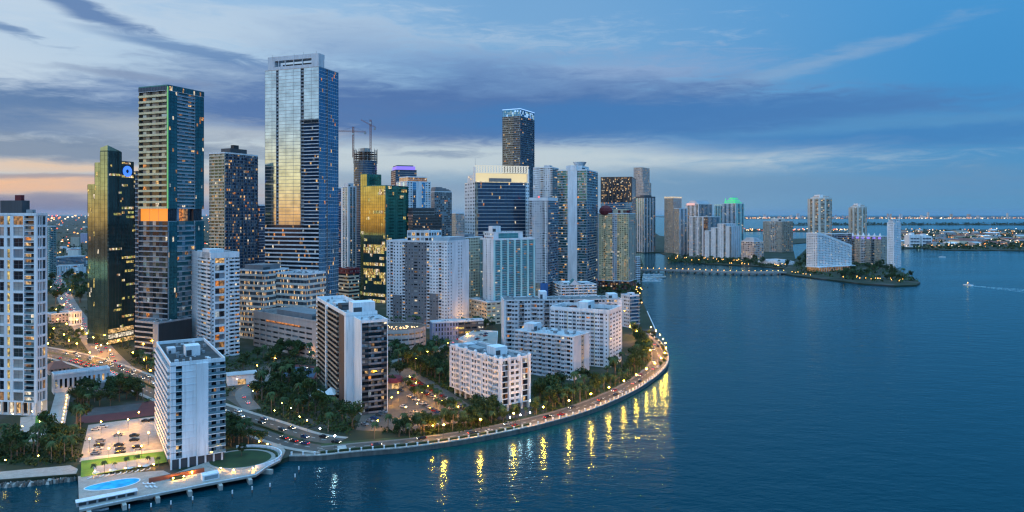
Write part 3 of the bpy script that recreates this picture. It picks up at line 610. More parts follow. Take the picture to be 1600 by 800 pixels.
def crane(px, ptop, pbase, jx0, jx1, jy0, jy1, Y, label):
    x = (px-800)/F*Y; zt = HC+(HOR-ptop)/F*Y; zb = HC+(HOR-pbase)/F*Y
    r = empty('tower_crane', (x, Y, zb)); tag(r, label, 'crane', 'tower cranes over the building site')
    H_ = zt-zb; m = MB()
    for (a, b) in ((-1, -1), (1, -1), (1, 1), (-1, 1)): m.tube((a, b, 0), (a, b, H_), .38, .38, 'crane_red', 4)
    n = int(H_/4)
    for i in range(n):
        z = i*H_/n; z2 = (i+1)*H_/n
        m.tube((-1, -1, z), (1, -1, z2), .16, .16, 'crane_red', 4); m.tube((1, -1, z), (1, 1, z2), .16, .16, 'crane_red', 4); m.tube((-1, 1, z), (-1, -1, z2), .16, .16, 'crane_red', 4)
    m.build('mast', r)
    k = MB(); za, zc = HC+(HOR-jy0)/F*Y-zb, HC+(HOR-jy1)/F*Y-zb; xa, xc = (jx0-px)/F*Y, (jx1-px)/F*Y
    for (dy, dz) in ((-.8, 0), (.8, 0), (0, 1.6)): k.tube((xa, dy, za+dz), (xc, dy, zc+dz), .25, .25, 'crane_red', 4)
    for i in range(14):
        t, t2 = i/14, (i+1)/14; k.tube((xa+(xc-xa)*t, -.8, za+(zc-za)*t), (xa+(xc-xa)*t2, 0, za+(zc-za)*t2+1.6), .15, .15, 'crane_red', 4)
    k.build('jib', r)
    c = MB(); c.box(xc-3, xc, -1.2, 1.2, zc-3, zc, 'concrete'); c.build('counterweight', r)
    c = MB(); c.box(-1.2, 1.2, -2.4, -1, za*.92-2, za*.92+.6, 'glass_pale'); c.build('cab', r)
    w = MB(); w.tube((0, 0, H_), (xa*.7, 0, za+(zc-za)*.2+1.6), .1, .1, 'charcoal', 3); w.tube((0, 0, H_), (xc*.9, 0, zc+1), .1, .1, 'charcoal', 3); w.build('stay_cable', r)
crane(552, 198, 246, 528, 572, 205.5, 206.5, 1120, 'tower crane with level jib, the shorter of the two above the unfinished tower')
crane(579, 187, 234, 564, 587, 188, 200, 1120, 'taller tower crane with raised jib, above the unfinished tower')
B, wl, wr, h = T('hotel_tower', 'dark rounded tower crowned by a purple glowing band', 'tower', 618, 1180, 611, 651, 266, 70, 2)
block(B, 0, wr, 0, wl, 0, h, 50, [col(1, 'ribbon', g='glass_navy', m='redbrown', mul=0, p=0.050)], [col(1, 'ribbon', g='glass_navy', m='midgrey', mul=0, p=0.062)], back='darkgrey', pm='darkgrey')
B.p('crown').prism([(2, 2), (wr-2, 2), (wr-2, wl-2), (2, wl-2)], h-.3, h+7, 'purple', 'midgrey'); B.p('crown').box(3, wr-5, 3, wl-3, h+7, h+9, 'midgrey')
glow('purple', (.36, .24, 1), .75)
B.done()
B, wl, wr, h = T('condo_tower', 'white stepped tower with blue vertical glazing strips and lit top terrace', 'tower', 636, 1000, 619, 673, 284, 55, 2)
st = [col(1, 'win', nb=2, m='white', ww=.55, wh=.5, p=0.050), col(.6, 'glass', g='glass_blue', p=0.062, lm='white', mul=0), col(1, 'wall', m='white'), col(.6, 'glass', g='glass_blue', p=0.062, lm='white', mul=0), col(1, 'win', nb=2, m='white', ww=.55, wh=.5, p=0.050)]
block(B, 0, wr, 0, wl, 0, h, 48, st, st, back='white')
block(B, 4, wr-4, 4, wl-2, h-.05, h+7, 2, [col(1, 'glass', g='lit_dim', p=0.186)], [col(1, 'glass', g='lit_dim', p=0.186)], back='white')
B.done()
B, wl, wr, h = T('condo_tower', 'dark grid tower with a rounded shoulder right of the white stepped tower', 'tower', 679, 1050, 672, 706, 300, 62, 2)
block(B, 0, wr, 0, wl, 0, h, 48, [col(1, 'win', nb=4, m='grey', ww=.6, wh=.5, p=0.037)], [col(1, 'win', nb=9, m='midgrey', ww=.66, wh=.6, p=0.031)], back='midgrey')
for i in range(5): B.p('shoulder').box(.2+i*.5, wr-1-i*i*.9, .2, wl-.2, h-.1+i*1.5, h+1.5+i*1.5, 'midgrey')
B.done()
B, wl, wr, h = T('office_block', 'dark glass office block with horizontal bands in front of the white stepped tower', 'building', 645, 900, 637, 690, 326, 70, 2)
block(B, 0, wr, 0, wl, 0, h-8, 30, [col(1, 'ribbon', g='glass_dark', m='darkgrey', mul=0, p=0.050)], [col(1, 'ribbon', g='glass_dark', m='darkgrey', mul=0, p=0.062)], back='darkgrey', rf=False)
block(B, .1, wr*.75, .1, wl-.1, h-8, h, 2, [col(1, 'glass', g='glass_dark', p=0)], [col(1, 'glass', g='glass_dark', p=0)], back='darkgrey', pm='darkgrey')
B.done()
B, wl, wr, h = T('apartment_block', 'small brownish block far back in the gap left of the pixel-walled tower', 'building', 712, 1500, 706, 725, 334, 50, 2)
block(B, 0, wr, 0, wl, 0, h, 30, [col(1, 'win', nb=6, m='beige', p=0.124)], [col(1, 'win', nb=6, m='pinkish', p=0.124)], back='beige')
B.done()
# ================================================================== CENTRE
B, wl, wr, h = T('condo_tower', 'wide white and grey striped residential tower with tiny square windows', 'tower', 699, 668, 604, 733, 379, 22, 1)
sq = dict(ww=.42, wh=.42, sill=.3, rec=.3)
bl = dict(nb=1, rec=1.3, proj=.1, st=.4, ph=.9, wf=0, p=0.087, rail='offwhite')
Lc = [col(5, 'win', nb=1, p=0.012, **sq), col(4, 'balc', m='white', **bl), col(13, 'win', nb=3, m='white', p=0.019, m2=('midgrey', 0, .36), **sq), col(4, 'balc', m='white', **bl), col(12, 'win', nb=3, m='midgrey', p=0.025, **sq), col(6, 'win', nb=1, m='midgrey', p=0.155, ww=.8, wh=.5, sill=.3), col(12, 'win', nb=3, m='midgrey', p=0.019, **sq), col(4, 'balc', m='white', **bl), col(12, 'win', nb=3, m='white', p=0.019, m2=('midgrey', 0, .4), **sq), col(4, 'balc', m='white', **bl), col(8, 'win', nb=2, p=0.019, **sq)]
block(B, 0, wr, 0, wl, 0, h, 27, Lc, [col(6, 'win', nb=2, p=0.012, **sq), col(6, 'wall'), col(6, 'win', nb=2, p=0.012, **sq), col(8, 'wall')], back='white', m='roof_pale', ph=1.6)
block(B, 3, wr*.6, wl*.32, wl*.68, h-.05, h+10, 2, [col(1, 'win', nb=5, m='white', ww=.75, wh=.6, sill=.2)], [col(1, 'win', nb=5, m='white', ww=.75, wh=.6, sill=.2)], back='white', m='roof_pale')
for i in range(6): B.p('vault_roof').box(4+i*.8, wr-4-i*.8, 1.5, wl*.28, h-.1+i*.8, h+.7+i*.8, 'roof_pale')
B.done()
B, wl, wr, h = T('condo_tower', 'beige tower with rows of windows tucked behind the right end of the striped white tower', 'tower', 724, 735, 690, 754, 372, 35, 1, wl=20)
block(B, 0, wr, 0, wl, 0, h, 28, [col(1, 'wall', m='cream')], [col(1, 'wall', m='cream'), col(8, 'win', nb=6, m='cream', ww=.6, wh=.5, p=0.037), col(1, 'wall', m='cream')], back='cream', m='roof_pale', plants=[(.2, .7, .2, .8, 4, 'steel')])
face(B, (-3, -.02), (wr+4, -.02), 0, 14, 4, [col(1, 'ribbon', m='yellow_paint', g='lit_yellow', sp=.5, mul=2, p=0.248)])
B.done()
B, wl, wr, h = T('parking_podium', 'low podium garage with lit openings and patterned dark side below the striped white tower', 'garage', 675, 610, 668, 756, 505, 72, 1, wl=10)
block(B, 0, wr, 0, wl, 0, h, 4, [col(1, 'wall', m='lilac')], [col(5, 'win', nb=9, m='lilac', ww=.5, wh=.7, sill=.1, g='charcoal', rec=.1, p=0), col(5, 'win', nb=4, m='darkgrey', ww=.8, wh=.45, p=0.496, pal='office')], back='darkgrey', m='roof_pale')
B.done()
B, wl, wr, h = T('office_tower', 'dark glass office tower with white perforated side walls and a glowing golden crown', 'tower', 742, 870, 726, 827, 284, 72, 1)
px = dict(ww=.55, wh=.45, sill=.3, rec=.3, p=0, g='charcoal')
block(B, 0, wr, 0, wl, 0, h, 34, [col(1, 'win', nb=4, m='white', **px)], [col(1.3, 'win', nb=2, m='tan', ww=.6, wh=.6, p=0.074), col(20, 'ribbon', g='glass_navy', m='steel', sp=.2, mul=3, mm='charcoal', p=0.022), col(1.6, 'win', nb=2, m='white', **px)], back='grey', rf=False)
zc = HC+(HOR-258)/F*870
k = B.p('crown_wall'); k.box(0, wr, 7, 7.8, h, zc-9.3, 'gold_lit'); k.box(0, .8, .2, 7, h, zc-2, 'white'); k.box(wr-1.2, wr, .2, 7, h, zc-4, 'white')
k.box(wr*.28, wr*.68, 3, 7-.01, h+.5, h+5, 'midgrey')
n = 20
for i in range(n):
    x = wr*i/n; w_ = wr/n
    for row in range(3):
        za = zc-9+row*3; o_ = w_*.33*row
        B.p('crown_screen').hexa([(x+o_*.0, .8, za), (x+w_*.62, .8, za), (x+w_*.62, 1.3, za), (x, 1.3, za), (x+w_*.25, .8, za+3), (x+w_*.87, .8, za+3), (x+w_*.87, 1.3, za+3), (x+w_*.25, 1.3, za+3)], 'white_lit')
B.p('crown_screen').box(0, wr, .7, 1.4, zc-.6, zc+.2, 'white_lit'); B.p('crown_screen').box(0, wr, .7, 1.4, zc-9.2, zc-8.3, 'white_lit')
glow('gold_lit', (1, .80, .45), .62); glow('white_lit', (1, .90, .70), .5)  # crown surfaces glow by themselves, standing in for lamplight on them
k.box(.9, wr-1.3, 5.8, 6.95, h+.02, h+.8, 'lit_white')
B.p('roof').box(0, wr, 0, wl, h-.5, h, 'gold_lit'); B.p('side_crown').box(-.2, wr*.0+.6, 8, wl*.7, h-.5, h+9, 'white'); B.fresh('antenna').tube((1, 2, zc), (1, 2, zc+9), .2, .1, 'grey')
for i in range(2): B.p('side_lamp').box(-.6, -.25, wl*(.25+.2*i), wl*(.4+.2*i), h+3+3*i, h+5+3*i, 'lit_white')
B.done()
B, wl, wr, h = T('condo_tower', 'very tall slim tower with ring of blue-white lights around its roof', 'tower', 813, 1046, 785, 835, 171.5, 27, 2)
ft = dict(rec=.9, proj=.5, st=.6, ph=.7, m='tan', rail='tan', wf=.2, p=0.019)
block(B, 0, wr, 0, wl, 0, h-9, 78, [col(4, 'balc', nb=4, **ft), col(2.4, 'balc', nb=2, **{**ft, 'm': 'midgrey', 'rail': 'midgrey'}), ], [col(1, 'balc', nb=6, rec=.9, proj=.6, st=.4, ph=.7, m='glass_navy', rail='glass_navy', sm='midgrey', wf=.1, g='glass_navy', p=0.031)], back='midgrey', rf=False)
block(B, .3, wr-.3, .3, wl-.3, h-9, h, 3, [col(1, 'glass', g='glass_blue', p=0.217, mul=2, pal='sky')], [col(1, 'glass', g='glass_blue', p=0.310, mul=2, pal='sky')], back='midgrey', pm='glass_blue')
B.p('roof_light').box(-.1, wr+.1, -.1, .2, h+1.2, h+2.2, 'blue_lit'); B.p('roof_light').box(-.1, .2, .2, wl, h+1.2, h+2.2, 'blue_lit')
B.done()
B, wl, wr, h = T('condo_tower', 'pale tower with dark glass right side behind the pixel-walled office tower', 'tower', 863, 1010, 833, 873, 262, 22, 2)
pt = [col(1, 'win', nb=3, m='white', ww=.5, wh=.5, p=0.050), col(.8, 'balc', nb=1, m='white', wf=.3, rec=1, proj=.2, p=0.062, rail='white'), col(1, 'win', nb=3, m='white', ww=.5, wh=.5, p=0.050), col(.5, 'balc', nb=1, m='white', wf=.3, rec=1, proj=.2, p=0.062, rail='white')]
block(B, 0, wr, 0, wl, 0, h, 56, pt, [col(1, 'balc', nb=3, m='glass_navy', rail='rail', sm='midgrey', g='glass_navy', wf=0, rec=1, proj=.5, p=0.087)], back='offwhite', plants=[(.2, .6, .2, .5, 4)])
B.done()
B, wl, wr, h = T('condo_tower', 'white tower with a red beacon roofline between the teal tower and the white-pillared tower', 'tower', 856, 850, 826, 872, 313, 24, 1)
block(B, 0, wr, 0, wl, 0, h, 42, [col(.8, 'balc', nb=1, m='offwhite', wf=.2, rec=1, proj=.2, p=0.093, rail='offwhite'), col(2, 'win', nb=4, m='offwhite', ww=.45, wh=.45, p=0.031), col(.8, 'balc', nb=1, m='offwhite', wf=.2, rec=1, proj=.2, p=0.093, rail='offwhite'), col(.6, 'win', nb=1, m='white', p=0.019)], [col(1, 'balc', nb=4, m='lilac', rail='rail', g='glass_navy', wf=.1, rec=1, proj=.6, p=0.081)], back='offwhite', ph=3.5, plants=[(.3, .6, .3, .6, 4, 'white')])
face(B, (-.3, wl+.5), (-.3, -.3), 0, 26, 8, [col(2, 'win', nb=5, m='beige', p=0.186), col(1.2, 'wall', m='blue_wall', d=.5, part='blue_panel')])
B.p('beacon').ball((2, wl*.5, h+4.2), .9, 'red_light')
B.done()
B, wl, wr, h = T('condo_tower', 'pale teal-glazed residential tower with white corner pillar and stepped rooftop', 'tower', 771, 711, 750, 836, 375, 58, 1)
tq = dict(nb=1, m='aqua', g='glass_aqua', rail='rail', rec=1.1, proj=.25, st=.3, ph=.8, wf=0, ng=2, p=0.037)
Rc = []
for i in range(6): Rc += [col(.9, 'wall', m='aqua', d=.3, part='pillar'), col(2.6, 'balc', **tq)]
block(B, 0, wr, 0, wl, 22, h, 26, [col(.8, 'balc', **tq), col(.5, 'wall', m='white'), col(2, 'win', nb=2, m='white', ww=.3, wh=.42, p=0.012), col(.4, 'wall', m='white')], Rc+[col(.8, 'wall', m='aqua')], back='aqua', m='roof_pale', ph=1.5)
block(B, 2, wr*.74, 3, wl*.8, h-.05, h+7, 2, [col(1, 'win', nb=5, m='white', ww=.6)], [col(1, 'wall', m='white'), col(4, 'glass', g='glass_aqua', lm='aqua', p=0.019), col(1, 'wall', m='white')], back='white', m='teal_roof', plants=[(.02, .3, .2, .6, 7, 'white')])
block(B, -13, wr+1, -9, wl, 0, 21.9, 6, [col(1, 'win', nb=7, m='cream', ww=.7, wh=.4, p=0.217)], [col(1, 'win', nb=12, m='cream', ww=.7, wh=.42, p=0.186, pal='office')], back='cream', m='roof_pale')
B.done()
# tall pair on the water
B, wl, wr, h = T('condo_tower', 'tall blue-glass waterfront tower with broad white central pillar and lit rooftop bowl', 'tower', 917, 950, 871, 934, 266, 20, 1)
jd = dict(m='offwhite', g='glass_teal', rail='rail', rec=1.0, proj=.6, st=.35, ph=.9, wf=0, ng=2, p=0.074)
block(B, 0, wr, 0, wl, 0, h, 48, [col(16.5, 'balc', nb=3, **jd), col(14.5, 'wall', m='white', d=1.4, part='pillar', hi=1), col(15, 'balc', nb=3, **jd)], [col(1, 'balc', nb=5, **{**jd, 'g': 'glass_blue', 'm': 'glass_blue', 'sm': 'grey', 'p': .04, 'div': 1})], back='offwhite', ph=1.5, plants=[(.1, .7, .2, .75, 7, 'white')])
B.p('pillar').box(-1.4, 3, wl*.34, wl*.64, h+.1, h+7, 'white')
B.p('roof_bowl').cone((wr*.4, wl*.4), 6, 9.5, h+7, h+13, 'roof_pale', 14); B.p('roof_bowl').cone((wr*.4, wl*.4), 5, 6, h+5, h+7.02, 'gold_lit', 14)
B.done()
B, wl, wr, h = T('condo_tower', 'cream residential tower with dark red domed roof pavilions beside the channel', 'tower', 982, 1010, 934, 993, 334, 26, 1)
yw = [col(.4, 'wall', m='offwhite')]
for i in range(4): yw += [col(1.5, 'win', nb=2, m='warm_cream' if i != 2 else 'offwhite', ww=.5, wh=.45, p=0.13), col(.8, 'balc', nb=1, m='warm_cream', wf=.1, rec=1.0, proj=.2, p=0.28, rail='warm_cream')]
block(B, 0, wr, 0, wl, 13, h, 34, yw+[col(.7, 'win', nb=1, m='warm_cream', p=0.10)], [col(1, 'win', nb=4, m='beige', p=0.10)], back='cream', m='terracotta')
block(B, -1.5, wr+1, -1.5, wl+1, 0, 12.9, 4, [col(1, 'win', nb=12, m='redbrown', ww=.6, wh=.6, p=0.217)], [col(1, 'win', nb=8, m='redbrown', ww=.6, wh=.6, p=0.186)], back='redbrown')
B.fresh('dome').ball((6, wl*.78, h+4), 10, 'maroon', 12, 6, .85); B.p('roof_pavilion').box(1, 12, 3, wl*.5, h, h+7, 'cream')
for (y0, y1) in ((.4, 8), (12, 16)): B.fresh('dome').box(1, 10, y0, y1, h+.9, h+5, 'maroon')
B.done()
B, wl, wr, h = T('office_tower', 'broad brown office tower with columns of warm lit windows behind the red-domed tower', 'tower', 987.5, 1230, 938.5, 993.5, 277, 14, 2)
oc = []
for i in range(8): oc += [col(.5, 'wall', m='brown', d=.3), col(1.2, 'glass', g='glass_dark', m='brown', lm='brown', mul=2, p=0.236, lt=.8, pal='hotel', nb=3)]
zq = HC+(HOR-316)/F*1230
block(B, 0, wr, 0, wl, zq, h, 16, oc+[col(.5, 'wall', m='brown')], [col(1, 'ribbon', g='glass_navy', m='midgrey', p=0.050, mul=0)], back='brown', pm='brown')
block(B, .1, wr, .1, wl, 0, zq, 40, [col(1, 'ribbon', g='glass_blue', m='steel', p=0.062, mul=0)], [col(1, 'ribbon', g='glass_navy', m='midgrey', p=0.050, mul=0)], back='midgrey', rf=False)
B.done()
B, wl, wr, h = T('office_tower', 'pinkish stepped granite skyscraper with rows of lit windows, standing far behind the teal riverside tower', 'tower', 1004, 2120, 990, 1015, 262, 30, 2)
gw = dict(m='pinkish', ww=.5, wh=.5, p=0.205, pal='hotel')
block(B, 0, wr, 0, wl, 0, h, 52, [col(1, 'win', nb=9, **gw)], [col(1, 'win', nb=9, **gw)], back='pinkish', pm='pinkish')
block(B, -4, wr+4, -4, wl*.5, 0, h-45, 44, [col(1, 'win', nb=6, **gw)], [col(1, 'win', nb=11, **gw)], back='pinkish', pm='pinkish')
B.done()
B, wl, wr, h = T('condo_tower', 'teal-striped glass tower on the river corner right of the red-domed tower', 'tower', 1006, 2000, 992, 1024, 309, 50, 2)
rg = []
for i in range(4): rg += [col(.6, 'wall', m='offwhite'), col(1.3, 'balc', nb=2, m='grey', g='glass_teal', rail='rail', rec=1.2, proj=.4, wf=0, p=0.074)]
block(B, 0, wr, 0, wl, 0, h, 50, rg, rg, back='offwhite', pm='darkgrey', ph=4, plants=[(.3, .9, .3, .8, 8, 'darkgrey')])
B.done()
B, wl, wr, h = T('apartment_block', 'narrow white-blue balconied block low beside the channel, right of the red-domed tower', 'building', 993, 1040, 988, 1000, 402, 60, 2, wl=14)
block(B, 0, wr, 0, wl, 0, h, 14, [col(1, 'win', nb=3)], [col(1, 'balc', nb=2, rec=1, proj=.8, wf=.2, rail='white', p=0.062)], back='white')
B.done()
# ================================================================== ACROSS THE CHANNEL
def simple(name, label, cat, xc, Y, xl, xr, yt, a, nf, Ls, Rs, back='offwhite', group=None, wl=None, wr=None, **rk):
    B, wl, wr, h = T(name, label, cat, xc, Y, xl, xr, yt, a, 2, group, wl, wr)
    block(B, 0, wr, 0, wl, 0, h, nf, Ls, Rs, back=back, **rk)
    return B, wl, wr, h
def strips(n, m, g, p=0.105, bm=None): 
    o = []
    for i in range(n): o += [col(1, 'win', nb=2, m=m, ww=.5, wh=.5, p=p), col(.8, 'balc', nb=1, m=bm or m, g=g, rail='rail', rec=1.2, proj=.3, wf=0, p=p)]
    return o+[col(.4, 'wall', m=m)]
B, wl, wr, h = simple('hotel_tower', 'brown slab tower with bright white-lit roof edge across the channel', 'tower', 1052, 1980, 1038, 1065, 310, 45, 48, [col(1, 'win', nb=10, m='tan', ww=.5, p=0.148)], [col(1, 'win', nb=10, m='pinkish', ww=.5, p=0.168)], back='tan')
B.p('roof_light').box(-1, wr+1, -1, 1, h+1.2, h+5, 'lit_white'); B.p('roof_light').box(-1, 1, 1, wl, h+1.2, h+5, 'lit_white'); B.done()
B, _, _, h = simple('condo_tower', 'slim brown and blue tower right of the white-rimmed brown slab across the channel', 'tower', 1061, 1850, 1053, 1074, 326, 40, 42, [col(1, 'win', nb=5, m='tan', p=0.138)], strips(2, 'offwhite', 'glass_blue', .1)); B.done()
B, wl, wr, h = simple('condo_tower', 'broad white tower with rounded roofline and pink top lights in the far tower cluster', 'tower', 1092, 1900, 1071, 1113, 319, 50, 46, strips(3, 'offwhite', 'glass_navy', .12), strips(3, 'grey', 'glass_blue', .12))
for i in range(4): B.p('roof_arch').box(3, wr-3, wl*.1+i*3, wl*.9-i*3, h+i*2.5, h+2.5+i*2.5, 'offwhite')
B.p('roof_light').box(-.8, -.2, wl*.3, wl*.9, h-3, h+3, 'pink_lit'); glow('pink_lit', (1, .55, .5), .7); B.done()
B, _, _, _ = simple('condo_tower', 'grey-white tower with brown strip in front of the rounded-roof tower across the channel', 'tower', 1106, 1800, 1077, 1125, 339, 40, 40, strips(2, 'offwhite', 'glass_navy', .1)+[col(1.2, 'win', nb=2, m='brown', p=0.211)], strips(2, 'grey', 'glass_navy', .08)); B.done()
B, wl, wr, h = T('condo_tower', 'white stepped slab of four joined blocks nearest the water in the far tower cluster', 'tower', 1142, 1740, 1101, 1157, 354, 40, 2)
fr = [.22, .5, .78, 1.0]; tops = [-4, 4, 14, 8]; yy = wl
for i, (f_, t_) in enumerate(zip((.24, .26, .3, .2), tops)):
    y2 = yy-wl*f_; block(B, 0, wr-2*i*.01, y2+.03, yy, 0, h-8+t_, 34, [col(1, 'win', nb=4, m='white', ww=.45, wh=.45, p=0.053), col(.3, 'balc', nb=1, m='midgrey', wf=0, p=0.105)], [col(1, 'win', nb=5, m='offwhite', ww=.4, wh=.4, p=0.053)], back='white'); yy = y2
B.done()
B, wl, wr, h = T('condo_tower', 'blue-glass and white tower topped by a bright green glowing crown', 'tower', 1150, 1930, 1115, 1163, 318, 45, 2)
block(B, 0, wr, 0, wl*.62, 0, h, 46, strips(3, 'offwhite', 'glass_teal', .12), strips(2, 'aqua', 'glass_teal', .08), back='offwhite'); block(B, 4, wr, wl*.62+.03, wl, 0, h-6, 44, strips(3, 'aqua', 'glass_teal', .1), None, back='offwhite')
B.p('roof_light').box(3.5, 6, wl*.62, wl, h-5, h-2, 'lit_cool')
for i in range(6): B.p('crown').box(3+i*2, wr-3-i, wl*.08+i*2.5, wl*.55-i*2.5, h+.6+i*3, h+3+i*3, 'green_lit' if i % 2 == 0 else 'aqua')
for (x, y) in ((4, wl*.1), (4, wl*.5), (10, wl*.3)): B.p('crown').cone((x, y), 2.5, .3, h+1, h+16, 'green_lit', 6)
glow('green_lit', (.10, .95, .32), .55); B.done()
B, wl, wr, h = simple('office_building', 'pinkish mid-rise with white hipped roof on the far shore', 'building', 1178, 1690, 1158, 1193, 378, 60, 9, [col(1, 'win', nb=8, m='pinkish', ww=.6, p=0.316, pal='hotel')], [col(1, 'win', nb=5, m='pinkish', ww=.6, p=0.264)], back='pinkish')
for i in range(4): B.fresh('hip_roof').box(2+i*2, wr-2-i*2, 2+i*2, wl-2-i*2, h+i*2.4, h+2.4+i*2.4, 'roof_pale')
B.done()
B, wl, wr, h = T('hotel_building', 'low white terraced hotel stepping down to the far quay', 'building', 1216, 1500, 1184, 1241, 408, 60, 2)
for i in range(4): block(B, i*3, wr-i*3, i*5, wl-i*4, (i > 0)*(h*.55+i*h*.12), h*.55+(i+1)*h*.13, 4 if i == 0 else 1, [col(1, 'balc', nb=10, m='white', rail='white', wf=.2, rec=1.2, proj=.4, p=0.264)], [col(1, 'balc', nb=6, m='white', rail='white', wf=.2, rec=1.2, proj=.4, p=0.211)], back='white', m='roof_pale')
B.done()
B, wl, wr, h = simple('condo_tower', 'beige twin-winged tower with pale middle behind the far quay hotel', 'tower', 1222, 2010, 1192, 1239, 346, 50, 26, [col(1, 'win', nb=6, m='beige', ww=.5, p=0.085), col(.9, 'balc', nb=3, m='white_warm', rail='white_warm', wf=.3, p=0.105), col(.9, 'win', nb=5, m='beige', ww=.5, p=0.085)], [col(1, 'win', nb=6, m='tan', ww=.5, p=0.085)], back='beige', plants=[(.2, .8, .3, .7, 9, 'white_warm')]); B.done()
def roundtower(label, xa, xb, Y, yt, p, name='condo_tower'):
    cxp = (xa+xb)/2; r = (xb-xa)/2/F*Y*.96; x = (cxp-800)/F*Y; h = HC+(HOR-yt)/F*Y-9
    B = Bld(name, label, 'tower', (x, Y+r), 0, 2); pts = ngon(0, 0, r, 12)
    for i in range(12):
        face(B, pts[i], pts[(i+1) % 12], 0, h, 40, [col(.5, 'wall', m='white_warm'), col(1, 'balc', nb=1, m='white_warm' if i % 3 else 'beige', rail='cream', wf=.2, rec=1.3, proj=.4, p=p)])
    B.p('roof').prism(pts, h-.5, h, 'roof_pale')
    for i, (k, dz) in enumerate(((.86, 3.5), (.66, 7), (.4, 10))): B.p('crown').prism(ngon(r*.1, 0, r*k, 12), h-.1, h+dz, 'white_warm' if i != 1 else 'pinkish')
    B.p('crown').box(-r*.3, 0, -r*.7, r*.4, h, h+11, 'white'); B.foot(pts); B.done()
roundtower('taller cream round-shouldered tower on the island behind the slanted-roof hotel', 1270, 1307, 1900, 305, .14)
roundtower('shorter cream round-shouldered tower on the island, left of the slim white tower', 1333, 1360, 1950, 319, .12)
# slanted hotel
B, wl, wr, h = T('hotel_building', 'white hotel with long roof slanting down towards the island tip', 'building', 1277, 1330, 1260, 1331, 366, 62, 2)
z0 = 10; n = 12; hs = HC+(HOR-386)/F*1345
face(B, (0, wl), (0, 0), z0, h, 19, [col(1, 'win', nb=6, m='white', ww=.5, wh=.45, p=0.085)])
for i in range(n):
    t0, t1 = i/n, (i+1)/n; zt = h+(hs-h)*max(0, (t0-.12)/.88)
    face(B, (wr*t0, 0), (wr*t1, 0), z0, zt, round(19*(zt-z0)/(h-z0)), [col(1, 'win', nb=2, m='white', ww=.55, wh=.5, p=0.148)])
    zt2 = h+(hs-h)*max(0, (t1-.12)/.88)
    B.p('roof').hexa([(wr*t0, -.5, zt-2), (wr*t1, -.5, zt2-2), (wr*t1, wl, zt2-2), (wr*t0, wl, zt-2), (wr*t0, -.5, zt+2.5), (wr*t1, -.5, zt2+2.5), (wr*t1, wl, zt2+2.5), (wr*t0, wl, zt+2.5)], 'white')
B.p('wall').quad((wr, 0, z0), (wr, wl, z0), (wr, wl, hs), (wr, 0, hs), 'white'); B.p('wall').quad((wr, wl, z0), (0, wl, z0), (0, wl, h), (wr, wl, hs), 'white')
B.p('base').box(1, wr-1, 1, wl, 0, z0, 'lit_dim'); B.p('base').box(-3, wr+3, -6, wl, z0-1.5, z0-.02, 'white')
for i in range(16): B.fresh('column').box(wr*i/15-.5, wr*i/15+.5, -5, -4, 0, z0-1.5, 'white_warm')
B.foot([(0, -6), (wr, -6), (wr, wl), (0, wl)]); B.done()
B, wl, wr, h = simple('condo_block', 'dark stepped-terrace block directly behind the slanted-roof hotel', 'building', 1300, 1480, 1284, 1331, 366, 55, 16, [col(1, 'balc', nb=6, m='grey', rail='grey', wf=.1, p=0.063)], [col(1, 'balc', nb=8, m='grey', rail='grey', wf=.1, p=0.063)], back='grey'); B.done()
B, wl, wr, h = simple('condo_block', 'long beige block with purple-lit roof tips behind the island trees', 'building', 1376, 1500, 1321, 1388, 370, 52, 17, [col(1, 'win', nb=5, m='beige', ww=.5, p=0.073), col(.5, 'balc', nb=1, m='tan', wf=0, p=0.085), col(1, 'win', nb=5, m='beige', ww=.5, p=0.073), col(.7, 'balc', nb=2, m='white', rail='white', wf=.2, p=0.126), col(1, 'win', nb=5, m='beige', ww=.5, p=0.073), col(.5, 'balc', nb=1, m='tan', wf=0, p=0.085), col(1, 'win', nb=5, m='beige', ww=.5, p=0.073)], [col(1, 'win', nb=5, m='beige', p=0.053)], back='beige')
for i in range(7):
    y = wl*(.03+.155*i); B.fresh('roof_tip').cone((2.5, y), 3.2, .2, h, h+8, 'white', 6); B.p('roof_light').box(-.4, -.1, y-3, y+3, h-5, h-1, 'purple')
B.done()
B, wl, wr, h = T('condo_tower', 'slim white tower at the tip of the island with stepped pinnacle roof', 'tower', 1397, 1410, 1386, 1408, 348, 40, 2)
block(B, 0, wr, 0, wl, 0, h, 26, [col(.3, 'wall'), col(1, 'win', nb=4, ww=.45, wh=.45, p=0.126), col(.3, 'wall')], [col(1, 'win', nb=5, ww=.45, wh=.45, p=0.148)], back='white')
block(B, 2, wr-2, 2, wl-2, h-.05, h+5, 2, [col(1, 'win', nb=4, p=0.211)], [col(1, 'win', nb=4, p=0.211)], back='white')
for (x, y) in ((2, 2), (wr-3, 2), (2, wl-3)): B.fresh('pinnacle').cone((x+1, y+1), 1.2, .2, h+5, h+12, 'aqua', 6)
B.done()
